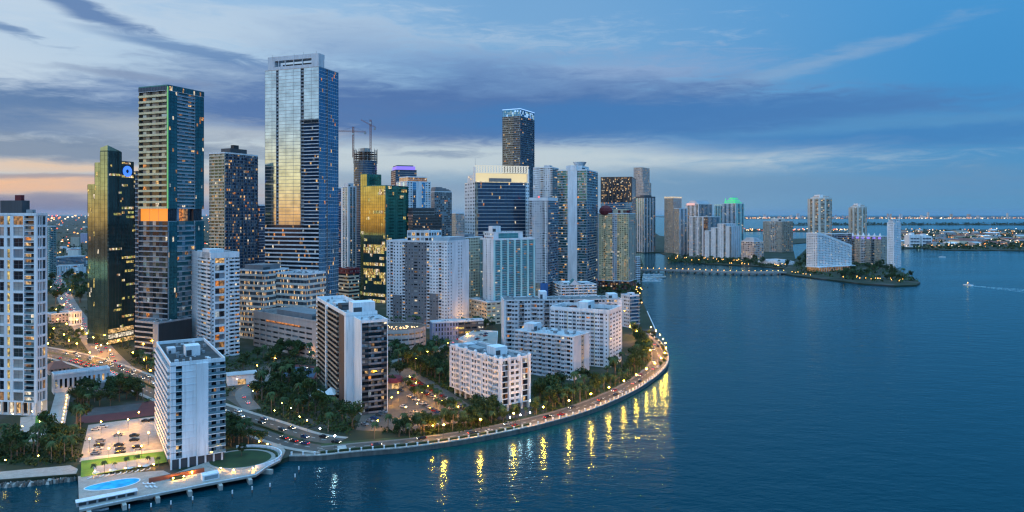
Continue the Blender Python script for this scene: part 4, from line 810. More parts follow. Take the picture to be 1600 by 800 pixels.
# ================================================================== LEFT BACKGROUND
B, _, _, h = simple('apartment_block', 'broad white apartment block in the gap left of the stepped green office tower', 'building', 72, 1230, 64, 131, 418, 30, 9, [col(1, 'win', nb=5, m='white', ww=.5, p=0.037)], [col(1, 'win', nb=3, ww=.5), col(.6, 'win', nb=1, m='terracotta', ww=.7), col(2.4, 'win', nb=6, ww=.5, p=0.037), col(.6, 'win', nb=1, m='terracotta', ww=.7), col(1, 'win', nb=3, ww=.5)], back='white'); B.done()
B, _, _, h = simple('condo_tower', 'slender teal tower half hidden behind the white grid tower', 'tower', 76, 1150, 68, 88, 354, 30, 30, [col(1, 'balc', nb=3, m='aqua', rail='rail', g='glass_teal', wf=.1, p=0.037)], [col(1, 'balc', nb=3, m='aqua', rail='rail', g='glass_teal', wf=.1, p=0.037)], back='aqua'); B.done()
B, _, _, h = simple('office_block', 'low blue-glass block behind the broad white apartment block', 'building', 80, 1420, 70, 134, 403, 30, 7, [col(1, 'ribbon', g='glass_blue', m='grey', p=0.050)], [col(1, 'ribbon', g='glass_blue', m='grey', p=0.050)], back='grey'); B.done()
B, _, _, h = simple('low_building', 'small beige block with lit front at the street corner below the green office tower', 'building', 80, 705, 72, 113, 492, 40, 3, [col(1, 'win', nb=5, m='pinkish', p=0.186)], [col(1, 'win', nb=6, m='pinkish', p=0.186)], back='pinkish'); B.done()
B, _, _, h = simple('low_building', 'small white cube-shaped building by the avenue trees left of the green office tower', 'building', 112, 690, 107, 128, 489, 35, 2, [col(1, 'win', nb=2, p=0.062)], [col(1, 'win', nb=4, p=0.124)], back='white', m='roof_pale'); B.done()
B, wl, wr, h = T('low_building', 'low house with red tiled roof behind the covered walkway', 'building', 78, 478, 70, 110, 578, 45, 1)
block(B, 0, wr, 0, wl, 0, h, 2, [col(1, 'win', nb=4, m='pinkish', p=0.062)], [col(1, 'win', nb=5, m='pinkish', p=0.062)], back='pinkish', rf=False)
B.p('roof').hexa([(-1, -1, h), (wr+1, -1, h), (wr+1, wl+1, h), (-1, wl+1, h), (wr*.3, wl*.4, h+4), (wr*.7, wl*.4, h+4), (wr*.7, wl*.6, h+4), (wr*.3, wl*.6, h+4)], 'terracotta'); B.done()
B, _, _, h = simple('low_building', 'long low grey-roofed building beside the dark clump of trees', 'building', 84, 428, 78, 172, 588, 50, 1, [col(1, 'win', nb=5, m='offwhite', p=0.062)], [col(1, 'win', nb=12, m='offwhite', p=0.093)], back='offwhite', m='roof_pale', wl=9); B.done()
B, _, _, h = simple('low_building', 'flat pale-roofed shed beside the long low grey-roofed building', 'building', 150, 436, 120, 196, 599, 45, 1, [col(1, 'wall', m='offwhite')], [col(1, 'wall', m='grey')], back='offwhite', m='roof_pale', wl=20, wr=14); B.done()
# ================================================================== GROUND, WATER, ROADS
def w2(px, py, z=0): return G(px, py, z)[:2]
def smooth(pts, n=6):
    out = []
    for i in range(len(pts)-1):
        p0 = pts[max(0, i-1)]; p1 = pts[i]; p2 = pts[i+1]; p3 = pts[min(len(pts)-1, i+2)]
        for k in range(n):
            t = k/n
            out.append(tuple(.5*((2*p1[j])+(-p0[j]+p2[j])*t+(2*p0[j]-5*p1[j]+4*p2[j]-p3[j])*t*t+(-p0[j]+3*p1[j]-3*p2[j]+p3[j])*t**3) for j in (0, 1)))
    return out+[pts[-1]]
def offset(pts, d):       # d > 0: to the left of the direction of travel
    out = []
    for i, p in enumerate(pts):
        a = pts[max(0, i-1)]; b = pts[min(len(pts)-1, i+1)]; dx, dy = b[0]-a[0], b[1]-a[1]; l = math.hypot(dx, dy) or 1
        out.append((p[0]-dy/l*d, p[1]+dx/l*d))
    return out
def walk(pts, step, start=0.0):
    out = []; need = start
    for a, b in zip(pts, pts[1:]):
        l = math.hypot(b[0]-a[0], b[1]-a[1]); t = need
        while t < l: out.append((a[0]+(b[0]-a[0])*t/l, a[1]+(b[1]-a[1])*t/l, math.atan2(b[1]-a[1], b[0]-a[0]))); t += step
        need = t-l
    return out
def strip(mb, pts, d0, d1, z, m, th=0.0):
    A, B_ = offset(pts, d0), offset(pts, d1)
    for i in range(len(pts)-1):
        if th: mb.hexa([(*A[i], z-th), (*A[i+1], z-th), (*B_[i+1], z-th), (*B_[i], z-th), (*A[i], z), (*A[i+1], z), (*B_[i+1], z), (*B_[i], z)], m)
        else: mb.quad((*A[i], z), (*A[i+1], z), (*B_[i+1], z), (*B_[i], z), m)
def sheet(name, poly, z, m, kind='structure', label=None, th=0.0):
    b = MB(); n = len(poly); b.v = [(x, y, z) for x, y in poly]; b.f = [tuple(range(n))]; b.m = [b.mi(m)]
    if th:
        for i in range(n):
            j = (i+1) % n; b.quad((*poly[i], z-th), (*poly[j], z-th), (*poly[j], z), (*poly[i], z), m)
    o = b.build(name); o['kind'] = kind
    return o
def inside(p, poly):
    x, y = p; r = False; j = len(poly)-1
    for i in range(len(poly)):
        xi, yi = poly[i]; xj, yj = poly[j]
        if (yi > y) != (yj > y) and x < (xj-xi)*(y-yi)/(yj-yi)+xi: r = not r
        j = i
    return r
paint('asphalt', (.055, .055, .058), amount=.25, scale=.25, stretch=(1, 1, 1)); paint('asphalt_pale', (.15, .14, .13), amount=.2, scale=.2, stretch=(1, 1, 1))
paint('pavement_dark', (.17, .155, .14), amount=.25, scale=.5, stretch=(1, 1, 1)); paint('road_warm', (.075, .066, .056), amount=.3, scale=.2, stretch=(1, 1, 1)); paint('pavement', (.34, .31, .28), amount=.15, scale=.4, stretch=(1, 1, 1)); paint('pavers_red', (.17, .09, .06), amount=.2, scale=.4, stretch=(1, 1, 1))
paint('lawn', (.018, .045, .009), amount=.4, scale=.15, stretch=(1, 1, 1)); paint('lawn_bright', (.09, .22, .015), amount=.15, scale=.4, stretch=(1, 1, 1))
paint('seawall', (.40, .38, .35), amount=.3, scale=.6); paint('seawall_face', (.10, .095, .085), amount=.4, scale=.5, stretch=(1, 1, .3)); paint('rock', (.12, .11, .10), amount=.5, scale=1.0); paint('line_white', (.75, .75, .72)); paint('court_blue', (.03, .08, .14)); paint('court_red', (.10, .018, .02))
paint('planter', (.22, .07, .04)); paint('hedge_green', (.018, .04, .010), amount=.6, scale=1.2, stretch=(1, 1, 1))
# land surface: patches of planting, paving and dark soil
m, t, b = newmat('land'); b.inputs['Roughness'].default_value = .95
g = nd(t, 'ShaderNodeNewGeometry'); n1 = nd(t, 'ShaderNodeTexNoise'); n1.inputs['Scale'].default_value = .035; n1.inputs['Detail'].default_value = 8
t.links.new(g.outputs['Position'], n1.inputs['Vector']); r = nd(t, 'ShaderNodeValToRGB'); e = r.color_ramp.elements
for p_, c_ in ((.40, (.010, .020, .006)), (.54, (.018, .030, .010)), (.60, (.040, .040, .030)), (.70, (.065, .06, .05))):
    x = e.new(p_); x.color = (*c_, 1)
e.remove(e[0]); e.remove(e[-1]); t.links.new(n1.outputs['Fac'], r.inputs[0]); t.links.new(r.outputs[0], b.inputs['Base Color'])
# water
m, t, b = newmat('water'); b.inputs['Base Color'].default_value = (.0003, .046, .070, 1); b.inputs['Roughness'].default_value = .10; b.inputs['IOR'].default_value = 1.33; b.inputs['Specular IOR Level'].default_value = .27; b.inputs['Specular Tint'].default_value = (.5, .88, 1, 1)
g = nd(t, 'ShaderNodeNewGeometry'); mp = nd(t, 'ShaderNodeMapping'); mp.inputs['Rotation'].default_value = (0, 0, .5); mp.inputs['Scale'].default_value = (1, 1.9, 1)
t.links.new(g.outputs['Position'], mp.inputs['Vector'])
ns = []
for sc, de in ((.22, 3), (.045, 3), (.004, 4)):
    n = nd(t, 'ShaderNodeTexNoise'); n.inputs['Scale'].default_value = sc; n.inputs['Detail'].default_value = de; n.inputs['Roughness'].default_value = .55; t.links.new(mp.outputs[0], n.inputs['Vector']); ns.append(n)
mm = nd(t, 'ShaderNodeMath', operation='MULTIPLY_ADD'); t.links.new(ns[1].outputs['Fac'], mm.inputs[0]); mm.inputs[1].default_value = 2.2; t.links.new(ns[0].outputs['Fac'], mm.inputs[2])
bp = nd(t, 'ShaderNodeBump'); bp.inputs['Strength'].default_value = .6; bp.inputs['Distance'].default_value = .44; t.links.new(mm.outputs[0], bp.inputs['Height']); t.links.new(bp.outputs[0], b.inputs['Normal'])
mr = nd(t, 'ShaderNodeMapRange'); t.links.new(ns[2].outputs['Fac'], mr.inputs[0]); mr.inputs[1].default_value = .35; mr.inputs[2].default_value = .7; mr.inputs[3].default_value = .10; mr.inputs[4].default_value = .2
df = nd(t, 'ShaderNodeBsdfDiffuse'); df.inputs['Color'].default_value = (.0002, .034, .050, 1); gs = nd(t, 'ShaderNodeBsdfGlossy'); gs.inputs['Color'].default_value = (.52, .80, .84, 1); t.links.new(mr.outputs[0], gs.inputs['Roughness'])
fr_ = nd(t, 'ShaderNodeFresnel'); fr_.inputs['IOR'].default_value = 1.33; mxs = nd(t, 'ShaderNodeMixShader')
for n_ in (gs, fr_): t.links.new(bp.outputs[0], n_.inputs['Normal'])
t.links.new(fr_.outputs[0], mxs.inputs[0]); t.links.new(df.outputs[0], mxs.inputs[1]); t.links.new(gs.outputs[0], mxs.inputs[2]); t.links.new(mxs.outputs[0], t.nodes['Material Output'].inputs['Surface']); t.nodes.remove(b)
WZ = -2.1
wb_ = MB(); wb_.quad((-60000, 50, WZ), (60000, 50, WZ), (60000, 80000, WZ), (-60000, 80000, WZ), 'water'); wo_ = wb_.build('water'); wo_['kind'] = 'structure'
# shore of the bayfront road
SEAWALL = smooth([w2(*p) for p in ((452, 713), (500, 712), (560, 706), (650, 698), (750, 683), (850, 662), (930, 638), (990, 611), (1025, 588), (1042, 570), (1043, 553), (1032, 536), (1014, 521))], 6)
shore0 = [(-60000, 330), w2(-200, 753), w2(0, 750), w2(120, 741), w2(122, 746), w2(262, 746), w2(330, 740), w2(415, 726)]
shore1 = [w2(*p) for p in ((1002, 516), (1025, 519), (1011, 487), (1003, 470), (1002, 440), (1005, 425), (1005, 412), (1001, 402), (980, 400), (940, 400))]
bank = [w2(*p) for p in ((940, 394), (985, 393.5), (1031, 394.5), (1041, 398), (1046, 405), (1072, 409), (1112, 412.5), (1150, 414), (1190, 416), (1224, 419), (1243, 406), (1240, 392), (1228, 384), (1180, 376), (1060, 372), (1030, 368), (1015, 358), (1000, 346))]
LAND = shore0+SEAWALL+shore1+bank+[(2000, 40000), (-60000, 40000)]
sheet('ground', LAND, 0, 'land', th=6)
ISL = [w2(*p) for p in ((1215, 426), (1240, 430), (1290, 436), (1350, 443), (1400, 446), (1432, 445), (1438, 441), (1425, 433), (1408, 424), (1380, 408), (1340, 386), (1290, 380), (1262, 386), (1248, 400), (1230, 416))]
sheet('island_ground', ISL, 0.0, 'land', th=6)
def hor_land(name, pts, z, m='land'): sheet(name, [w2(*p) for p in pts], z, m, th=5)
hor_land('port_ground', ((1404, 389), (1440, 387), (1478, 391), (1560, 391), (1760, 394), (1780, 360), (1560, 358.5), (1430, 359), (1405, 368)), 0.2)
hor_land('far_shore_ground', ((1100, 342.6), (1250, 342.2), (1450, 341.8), (1750, 341.5), (1900, 338), (1000, 338)), 0)
hor_land('causeway_ground', ((1235, 352), (1420, 351.6), (1760, 351.8), (1760, 350.3), (1420, 350.2), (1235, 350.6)), 0.3)
hor_land('causeway_ground', ((1160, 362), (1200, 361), (1330, 364), (1330, 361.8), (1240, 358.5), (1160, 358)), 0.3)
hor_land('causeway_ground', ((1235, 381), (1262, 379), (1275, 374), (1262, 372.5), (1235, 373)), 0.3)
# seawall with its cap
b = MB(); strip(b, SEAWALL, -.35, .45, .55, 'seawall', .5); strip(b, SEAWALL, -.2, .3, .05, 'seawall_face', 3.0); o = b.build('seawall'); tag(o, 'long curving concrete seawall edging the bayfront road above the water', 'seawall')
# promenade, road, kerb
b = MB(); strip(b, SEAWALL, .46, 3.6, .14, 'pavement_dark', .2); b.build('promenade_pavement')['kind'] = 'structure'
b = MB(); strip(b, SEAWALL[5:], 3.62, 11.5, .03, 'road_warm'); b.build('bay_road')['kind'] = 'structure'
b = MB(); strip(b, SEAWALL[6:], 11.52, 13.4, .14, 'pavement_dark', .2); b.build('inland_pavement')['kind'] = 'structure'
b = MB(); strip(b, SEAWALL[6:], 13.42, 17, .05, 'lawn'); b.build('verge_grass')['kind'] = 'structure'
ROADS = [(SEAWALL, -60, 12.6)]
AVE = smooth([w2(*p) for p in ((-20, 536), (60, 548), (130, 563), (200, 588), (262, 616), (340, 645), (410, 668), (470, 688), (520, 696))], 6)
b = MB(); strip(b, AVE, -10, -1, .034, 'road_warm'); strip(b, AVE, 1.5, 10.5, .034, 'road_warm'); b.build('avenue_road')['kind'] = 'structure'
b = MB(); strip(b, AVE, -12.5, -10.02, .14, 'pavement', .2); strip(b, AVE, 10.52, 13, .14, 'pavement', .2); b.build('avenue_pavement')['kind'] = 'structure'
b = MB(); strip(b, AVE[:-6], -.98, 1.48, .18, 'lawn', .2); b.build('median_grass')['kind'] = 'structure'
CROSS = smooth([w2(*p) for p in ((205, 590), (170, 560), (130, 510), (104, 470), (88, 430), (78, 400))], 5)
b = MB(); strip(b, CROSS, -9, 9, .026, 'asphalt_pale'); b.build('cross_street')['kind'] = 'structure'
SIDE = smooth([w2(*p) for p in ((395, 640), (380, 612), (420, 590), (470, 575), (560, 590), (600, 570), (650, 556), (690, 545), (720, 525), (700, 505))], 5)
b = MB(); strip(b, SIDE, -4.5, 4.5, .022, 'asphalt_pale'); b.build('side_street')['kind'] = 'structure'
ROADS += [(AVE, -13, 13.5), (CROSS, -10, 10), (SIDE, -5, 5)]
b = MB()
for x, y, a in walk(offset(SEAWALL, 7.6)[6:], 7): 
    c_, s_ = math.cos(a), math.sin(a); b.quad(*[(x+u*c_-v*s_, y+u*s_+v*c_, .05) for u, v in ((-1.5, -.12), (1.5, -.12), (1.5, .12), (-1.5, .12))], 'line_white')
for k in (-5.5, 6):
    for x, y, a in walk(offset(AVE, k), 7):
        c_, s_ = math.cos(a), math.sin(a); b.quad(*[(x+u*c_-v*s_, y+u*s_+v*c_, .055) for u, v in ((-1.5, -.12), (1.5, -.12), (1.5, .12), (-1.5, .12))], 'line_white')
cx0 = SEAWALL[10]; ca = math.atan2(SEAWALL[11][1]-SEAWALL[9][1], SEAWALL[11][0]-SEAWALL[9][0])
for i in range(9):
    v = 4+i*.85; b.quad(*[(cx0[0]+u*math.cos(ca)-w*math.sin(ca), cx0[1]+u*math.sin(ca)+w*math.cos(ca), .055) for u, w in ((-2, v), (2, v), (2, v+.45), (-2, v+.45))], 'line_white')
b.build('road_markings')['kind'] = 'structure'
# car parks, courts, lawns
LOTS = []
def lot(name, pts, m, z=.02, keep=True):
    poly = [w2(*p) for p in pts]; sheet(name, poly, z, m)
    if keep: LOTS.append(poly)
    return poly
lot('car_park_pavement', ((124, 722), (138, 664), (232, 652), (246, 650), (262, 722)), 'pavement')
lot('car_park_pavement', ((556, 672), (566, 646), (604, 640), (612, 596), (640, 590), (745, 652), (736, 664), (640, 676)), 'road_warm', .016)
lot('car_park_pavement', ((606, 590), (612, 575), (640, 575), (700, 610), (752, 645), (745, 652), (640, 592)), 'road_warm', .012)
lot('car_park_pavement', ((352, 622), (378, 586), (440, 560), (420, 600), (380, 640)), 'road_warm', .012, False)
lot('car_park_pavement', ((770, 660), (835, 652), (870, 628), (830, 622), (790, 640)), 'asphalt', .014, False)
lot('tennis_court', ((424, 590), (456, 569), (502, 573), (498, 592)), 'court_red', .03); lot('tennis_court_surface', ((434, 588), (460, 573), (496, 576), (490, 590)), 'court_blue', .05)
lot('tennis_court', ((115, 662), (140, 640), (246, 626), (246, 648), (150, 660)), 'court_red', .022); lot('tennis_court_surface', ((130, 651), (148, 637), (222, 630), (215, 641)), 'asphalt', .05)
lot('garden_lawn', ((-10, 706), (-10, 694), (80, 688), (100, 700), (90, 718), (-10, 728)), 'lawn', .02, False); lot('shore_path', ((-40, 748), (-40, 738), (0, 737), (110, 727), (122, 733), (119, 740), (0, 749)), 'pavement', .03)
lot('entrance_court_pavement', ((30, 690), (32, 652), (80, 646), (82, 670), (75, 690)), 'pavement', .016); lot('entrance_lawn', ((54, 668), (56, 650), (76, 650), (76, 665)), 'lawn_bright', .03)
lot('lawn_patch', ((890, 632), (905, 606), (960, 590), (980, 592), (930, 622)), 'lawn', .02, False)
# --- waterfront deck with swimming pool
DK = [w2(*p, .6) for p in ((124, 797), (122, 744), (255, 735), (268, 741), (352, 712), (438, 693), (446, 704), (438, 719), (420, 728), (400, 742), (320, 757), (225, 776))]
deck = empty('waterfront_deck', (*DK[0], 0)); tag(deck, 'concrete pool deck on stubby piles projecting over the water in front of the white block', 'deck'); ox, oy = DK[0]
b = MB(); b.prism([(x-ox, y-oy) for x, y in DK], -.2, .6, 'pavement', bottom=True); b.build('deck_slab', deck)
FR = [DK[0], DK[11], DK[10], DK[9], DK[8], DK[7]]
for x, y, a in walk(FR, 11.5, 3):
    b = MB(); c_, s_ = math.cos(a), math.sin(a)
    p = [(x-ox+u*c_-v*s_, y-oy+u*s_+v*c_) for u, v in ((-.7, -2.6), (.7, -2.6), (.7, 3), (-.7, 3))]; b.prism(p, WZ-1, -.21, 'seawall', bottom=True); b.build('pile', deck)
b = MB(); strip(b, [(x-ox, y-oy) for x, y in FR], -.02, .3, .95, 'white', .34); b.build('deck_edge', deck)
LOTS.append(DK)
# pool
pc = w2(174, 757, .7); pr = [(pc[0]+rx*math.cos(t)*1.0+sk*math.sin(t), pc[1]+5.2*math.sin(t)*(1+.25*math.cos(t))+3.4*math.cos(t)) for t in [6.2832*i/28 for i in range(28)] for rx, sk in ((9.0 if math.cos(t) > 0 else 8.4, 0),)]
m, t, b = newmat('pool_water'); b.inputs['Base Color'].default_value = (.02, .25, .50, 1); b.inputs['Roughness'].default_value = .06; b.inputs['Emission Color'].default_value = (.02, .30, .62, 1)
g = nd(t, 'ShaderNodeNewGeometry'); n = nd(t, 'ShaderNodeTexNoise'); n.inputs['Scale'].default_value = .3; t.links.new(g.outputs['Position'], n.inputs['Vector']); mr = nd(t, 'ShaderNodeMapRange'); t.links.new(n.outputs['Fac'], mr.inputs[0]); mr.inputs[1].default_value = .35; mr.inputs[2].default_value = .7; mr.inputs[3].default_value = .4; mr.inputs[4].default_value = 1.0; t.links.new(mr.outputs[0], b.inputs['Emission Strength'])
r = empty('swimming_pool', (*pc, .6)); tag(r, 'kidney-shaped swimming pool lit bright blue on the waterfront deck', 'pool')
b = MB(); b.prism([(x-pc[0], y-pc[1]) for x, y in pr], .01, .05, 'pool_water'); b.build('pool_water', r)
b = MB(); q_ = [((x-pc[0]), (y-pc[1])) for x, y in pr]
strip(b, q_+[q_[0]], -.5, 0, .1, 'white', .09); b.build('coping', r)
# green strip with the lit court beside the pool
gl_ = [w2(*p, .61) for p in ((126, 746), (127, 720), (256, 705), (261, 722))]; sheet('pool_lawn', gl_, .64, 'lawn_bright')
cl_ = [w2(*p, .61) for p in ((146, 741), (146, 729), (240, 714), (243, 725))]; sheet('shuffle_court', cl_, .67, 'grey')
b = MB(); ed = [w2(*p, .6) for p in ((127, 720), (256, 705))]; strip(b, [(x, y) for x, y in ed], -.1, .1, 1.8, 'white', 1.2); o = b.build('low_wall'); tag(o, 'low white wall between the lit car park and the green strip', 'wall')
# clubhouse and walls on the deck
def bx_thing(name, label, cat, px, py, w, d, h, m, rot, z=.6, extra=None, group=None):
    p = w2(px, py, z); r = empty(name, (*p, z), rot); tag(r, label, cat, group); b = MB(); b.box(-w/2, w/2, 0, d, 0, h, m); b.build('body' if name not in ('low_building',) else 'wall', r)
    if extra: extra(r)
    return r
ra = math.atan2(DK[10][1]-DK[0][1], DK[10][0]-DK[0][0])
r = bx_thing('pool_cabana', 'long low grey cabana with dark openings at the pool deck front edge', 'pavilion', 168, 783, 20, 3.0, 1.6, 'grey', ra)
for i in range(6): b = MB(); b.box(-9.4+i*3.2, -6.9+i*3.2, -.06, 0.0-.001, .3, 1.3, 'charcoal'); b.build('opening', r)
b = MB(); b.box(-10.3, 10.3, -.3, 3.3, 1.6, 1.8, 'white'); b.build('roof', r)
r = bx_thing('garden_wall', 'terracotta-coloured garden wall with lit planted niche on the deck', 'wall', 277, 746, 21, 1.0, 1.7, 'planter', ra)
b = MB(); b.box(-2.5, 2.5, -2.6, -.02, 0, .7, 'hedge_green'); b.build('planting', r)
for x in (-2, 2): b = MB(); b.ball((x, -2.7, .9), .22, 'lamp_bulb'); b.build('lamp', r)
r = bx_thing('deck_pavilion', 'small white pavilion at the middle of the deck edge', 'pavilion', 330, 750, 6.5, 4, 2.4, 'white', ra)
b = MB(); b.box(-2.6, 2.6, -.05, -.005, .4, 1.9, 'glass_pale'); b.build('window', r)
# round lawn with its white path
lc = w2(376, 717, .61); el = [(lc[0]+13.2*math.cos(6.2832*i/40), lc[1]+11.5*math.sin(6.2832*i/40)) for i in range(40)]
sheet('round_lawn', el, .63, 'lawn'); b = MB(); strip(b, el+[el[0]], -1.8, 0, .72, 'pavement', .1); b.build('lawn_path')['kind'] = 'structure'
b = MB(); arc = [(lc[0]+17.5*math.cos(t), lc[1]+15*math.sin(t)) for t in [-.9+2.9*i/26 for i in range(27)]]; strip(b, arc, -.25, .25, 2.0, 'white', 1.5); o = b.build('curved_wall'); tag(o, 'curving white wall wrapped round the oval lawn', 'wall')
b = MB(); arc2 = [(lc[0]+15.5*math.cos(t), lc[1]+13.2*math.sin(t)) for t in [.2+2.2*i/26 for i in range(27)]]; strip(b, arc2, -.5, .5, 1.3, 'hedge_green', .8); o = b.build('hedge'); tag(o, 'dark clipped hedge curving along the back of the oval lawn', 'hedge')
# pilings standing in the water
def piling(px, py, label):
    p = w2(px, py, WZ); r = empty('mooring_pile', (*p, WZ-1)); tag(r, label, 'piling', 'mooring piles off the waterfront deck')
    b = MB(); b.cone((0, 0), .22, .22, 0, 2.2, 'brown', 8); b.build('post', r); b = MB(); b.cone((0, 0), .27, .25, 2.2, 3.6, 'white', 8); b.build('cap', r)
for (px, py) in ((202, 799), (236, 797), (267, 793), (301, 786), (363, 776), (394, 770), (422, 765), (461, 750), (467, 738)): piling(px, py, 'white-capped mooring pile standing in the water off the pool deck')
p0 = w2(155, 798, WZ)
# rocks along the left shore
rk = MB()
for x, y, a in walk([w2(-60, 754), w2(0, 752), w2(60, 748), w2(118, 742)], .55):
    for _ in range(2):
        s_ = R.uniform(.35, .9); X, Y = x+R.uniform(-.7, .7), y+R.uniform(-2.2, .3); k = [R.uniform(.7, 1.2) for _ in range(8)]
        rk.hexa([(X+u*s_*k[i], Y+v*s_*k[i], WZ-.3+(w_*(1.0+R.random()*1.2)+.0)) for i, (u, v, w_) in enumerate(((-1, -1, 0), (1, -1, 0), (1, 1, 0), (-1, 1, 0), (-.6, -.6, 1), (.6, -.6, 1), (.6, .6, 1), (-.6, .6, 1)))], 'rock' if R.random() < .75 else 'seawall')
o = rk.build('shore_rubble'); o['kind'] = 'stuff'; tag(o, 'bank of dark boulders along the left shoreline', 'rocks')
# covered walkway
wk = [w2(84, 680), w2(101, 606)]; a = math.atan2(wk[1][1]-wk[0][1], wk[1][0]-wk[0][0]); L = math.hypot(wk[1][0]-wk[0][0], wk[1][1]-wk[0][1])
r = empty('covered_walkway', (*wk[0], 0), a); tag(r, 'long narrow pale walkway strip with lamps beside the white grid tower', 'walkway')
b = MB(); b.box(0, L, -4, 4, 0, .9, 'concrete'); b.build('walkway_slab', r)
for i in range(14):
    for s_ in (-2.6, ):
        b = MB(); b.ball((3+i*(L-5)/13, s_, 1.3), .14, 'lamp_bulb', 6, 4); b.build('lamp', r)
# parking deck
p = [w2(*q, 6) for q in ((716, 531), (742, 517), (778, 519), (776, 545), (758, 548))]
r = empty('parking_deck', (*p[0], 0)); tag(r, 'raised concrete parking deck with cars on its roof behind the scalloped low-rise', 'garage'); pp = [(x-p[0][0], y-p[0][1]) for x, y in p][::-1]
b = MB(); b.prism(pp, 0, 6, 'concrete'); b.build('deck', r); b = MB(); strip(b, pp+[pp[0]], 0, .35, 7.1, 'white', 1.09); b.build('parapet', r); FOOT.append(p)
# round garage
cg = (-93, 577); r = empty('round_garage', (*cg, 0)); tag(r, 'round pinkish parking garage with ring openings and a lit roof terrace', 'garage'); RG = 22
for i in range(4):
    z = 1+i*4.3; b = MB(); b.cone((0, 0), RG, RG, z+1.6, z+4.3 if i < 3 else 18.2, 'pinkish', 48, False); b.build('ring_wall', r)
    b = MB(); b.cone((0, 0), RG-.6, RG-.6, z-.1, z+1.65, 'lit_dim' if i == 3 else 'charcoal', 48, False); b.build('opening_band', r)
    b = MB(); b.prism(ngon(0, 0, RG-.05, 48), z+1.1, z+1.59, 'concrete'); b.build('floor_slab', r)
b = MB(); b.prism(ngon(0, 0, RG-.3, 48), 16.9, 17.2, 'pavers_red'); b.build('roof', r); b = MB(); b.cone((0, 0), RG, RG, 0, 1, 'pinkish', 48, False); b.build('base', r)
for i in range(24):
    b = MB(); t_ = 6.2832*i/24; b.box(RG*math.cos(t_)-.35, RG*math.cos(t_)+.35, RG*math.sin(t_)-.35, RG*math.sin(t_)+.35, .2, 17, 'pinkish'); b.build('pier', r)
FOOT.append([(cg[0]+x, cg[1]+y) for x, y in ngon(0, 0, RG+1)])
# red-roofed pavilion
p = w2(612, 604); r = empty('pavilion', (*p, 0), .5); tag(r, 'low round pavilion with dark red roof right of the brown-sided tower', 'pavilion')
b = MB(); b.cone((0, 0), 7, 7, 0, 4, 'cream', 16); b.build('wall', r); b = MB(); b.cone((0, 0), 8.3, 6.5, 4, 6.2, 'maroon', 16); b.build('roof', r)
b = MB(); b.box(-2.2, 2.2, -7.1, -6.7, .2, 3, 'lit_warm'); b.build('entrance', r); FOOT.append([(p[0]+x, p[1]+y) for x, y in ngon(0, 0, 9)])
# white tent roofs by the brown tower, small white building in the grove
p = w2(517, 622); r = empty('tent_canopy', (*p, 0), .6); tag(r, 'white peaked fabric canopy at the foot of the brown balconies', 'canopy')
for i in range(3): b = MB(); b.cone((i*8-8, 0), 5.6, .3, 3, 6.5, 'white', 4); b.build('peak', r)
b = MB(); [b.tube((x, y, 0), (x, y, 3.1), .12, .12, 'white') for x in (-12, -4, 4, 12) for y in (-4, 4)]; b.build('pole', r)
p = w2(379, 601); r = empty('low_building', (*p, 0), .45); tag(r, 'small flat-roofed white building among the trees behind the oval lawn', 'building')
b = MB(); b.box(-9, 9, 0, 11, 0, 6, 'white'); b.build('wall', r); b = MB(); b.box(-9.3, 9.3, -.3, 11.3, 6, 6.5, 'roof_pale'); b.build('roof', r); b = MB(); b.box(-3, 2, -.06, 0, .2, 3.6, 'lit_warm'); b.build('door', r)
FOOT.append([(p[0]+x, p[1]+y) for x, y in ((-12, -3), (12, -3), (12, 14), (-12, 14))])
# small bayfront kiosk sign
# bridge across the channel
br = [w2(1001, 423), w2(1060, 424), w2(1120, 426.5), w2(1180, 427.5), w2(1226, 427)]; br = smooth(br, 5); bo = br[0]
r = empty('bridge', (*bo, 0)); tag(r, 'long low causeway bridge edged with small lamps from the channel to the island', 'bridge'); bl_ = [(x-bo[0], y-bo[1]) for x, y in br]
b = MB(); strip(b, bl_, -6, 6, 2.4, 'concrete', 1.8); b.build('deck', r); b = MB(); strip(b, bl_, -6.3, -5.9, 3.4, 'seawall', .9); b.build('railing', r); b = MB(); strip(b, bl_, 5.9, 6.3, 3.4, 'seawall', .9); b.build('railing', r)
for x, y, a in walk(bl_, 14, 6): b = MB(); b.box(x-1.2, x+1.2, y-5, y+5, WZ-1, .59, 'concrete'); b.build('pier', r)
# ================================================================== LAMPS
pole = MB(); pole.tube((0, 0, 0), (0, 0, 7.6), .11, .07, 'darkgrey', 6); pole.tube((0, 0, 7.6), (0, 0, 7.8), .25, .3, 'darkgrey', 6); POLE = pole.mesh('pole')
def bulb(m, r): 
    b = MB(); b.ball((0, 0, 8.1), r, m, 8, 5); return b.mesh('bulb')
BULB = {'warm': bulb('lamp_mid', .42), 'cool': bulb('lamp_cool', .4), 'soft': bulb('lamp_bulb', .34)}
pk = MB(); pk.tube((0, 0, 0), (0, 0, 3.4), .07, .05, 'darkgrey', 4); POLE2 = pk.mesh('pole')
def far_b():
    b = MB(); b.ball((0, 0, 3.7), .5, 'lamp_far', 6, 4); return b.mesh('bulb')
FARB = far_b()
def lamp(x, y, label, kind='warm', z=0, group=None, s=1.0):
    r = empty('street_lamp', (x, y, z)); tag(r, label, 'street lamp', group); r.scale = (s, s, s); inst('pole', POLE, r); inst('bulb', BULB[kind], r)
def lampf(x, y, label, group, z=0, s=1.0):
    r = empty('street_lamp', (x, y, z)); tag(r, label, 'street lamp', group); r.scale = (s, s, s); inst('pole', POLE2, r); inst('bulb', FARB, r)
for x, y, a in walk(offset(SEAWALL, 1.6)[20:], 19.5, 4): lamp(x, y, 'yellow globe lamp on the promenade along the curved seawall', 'warm', .14, 'promenade lamps')
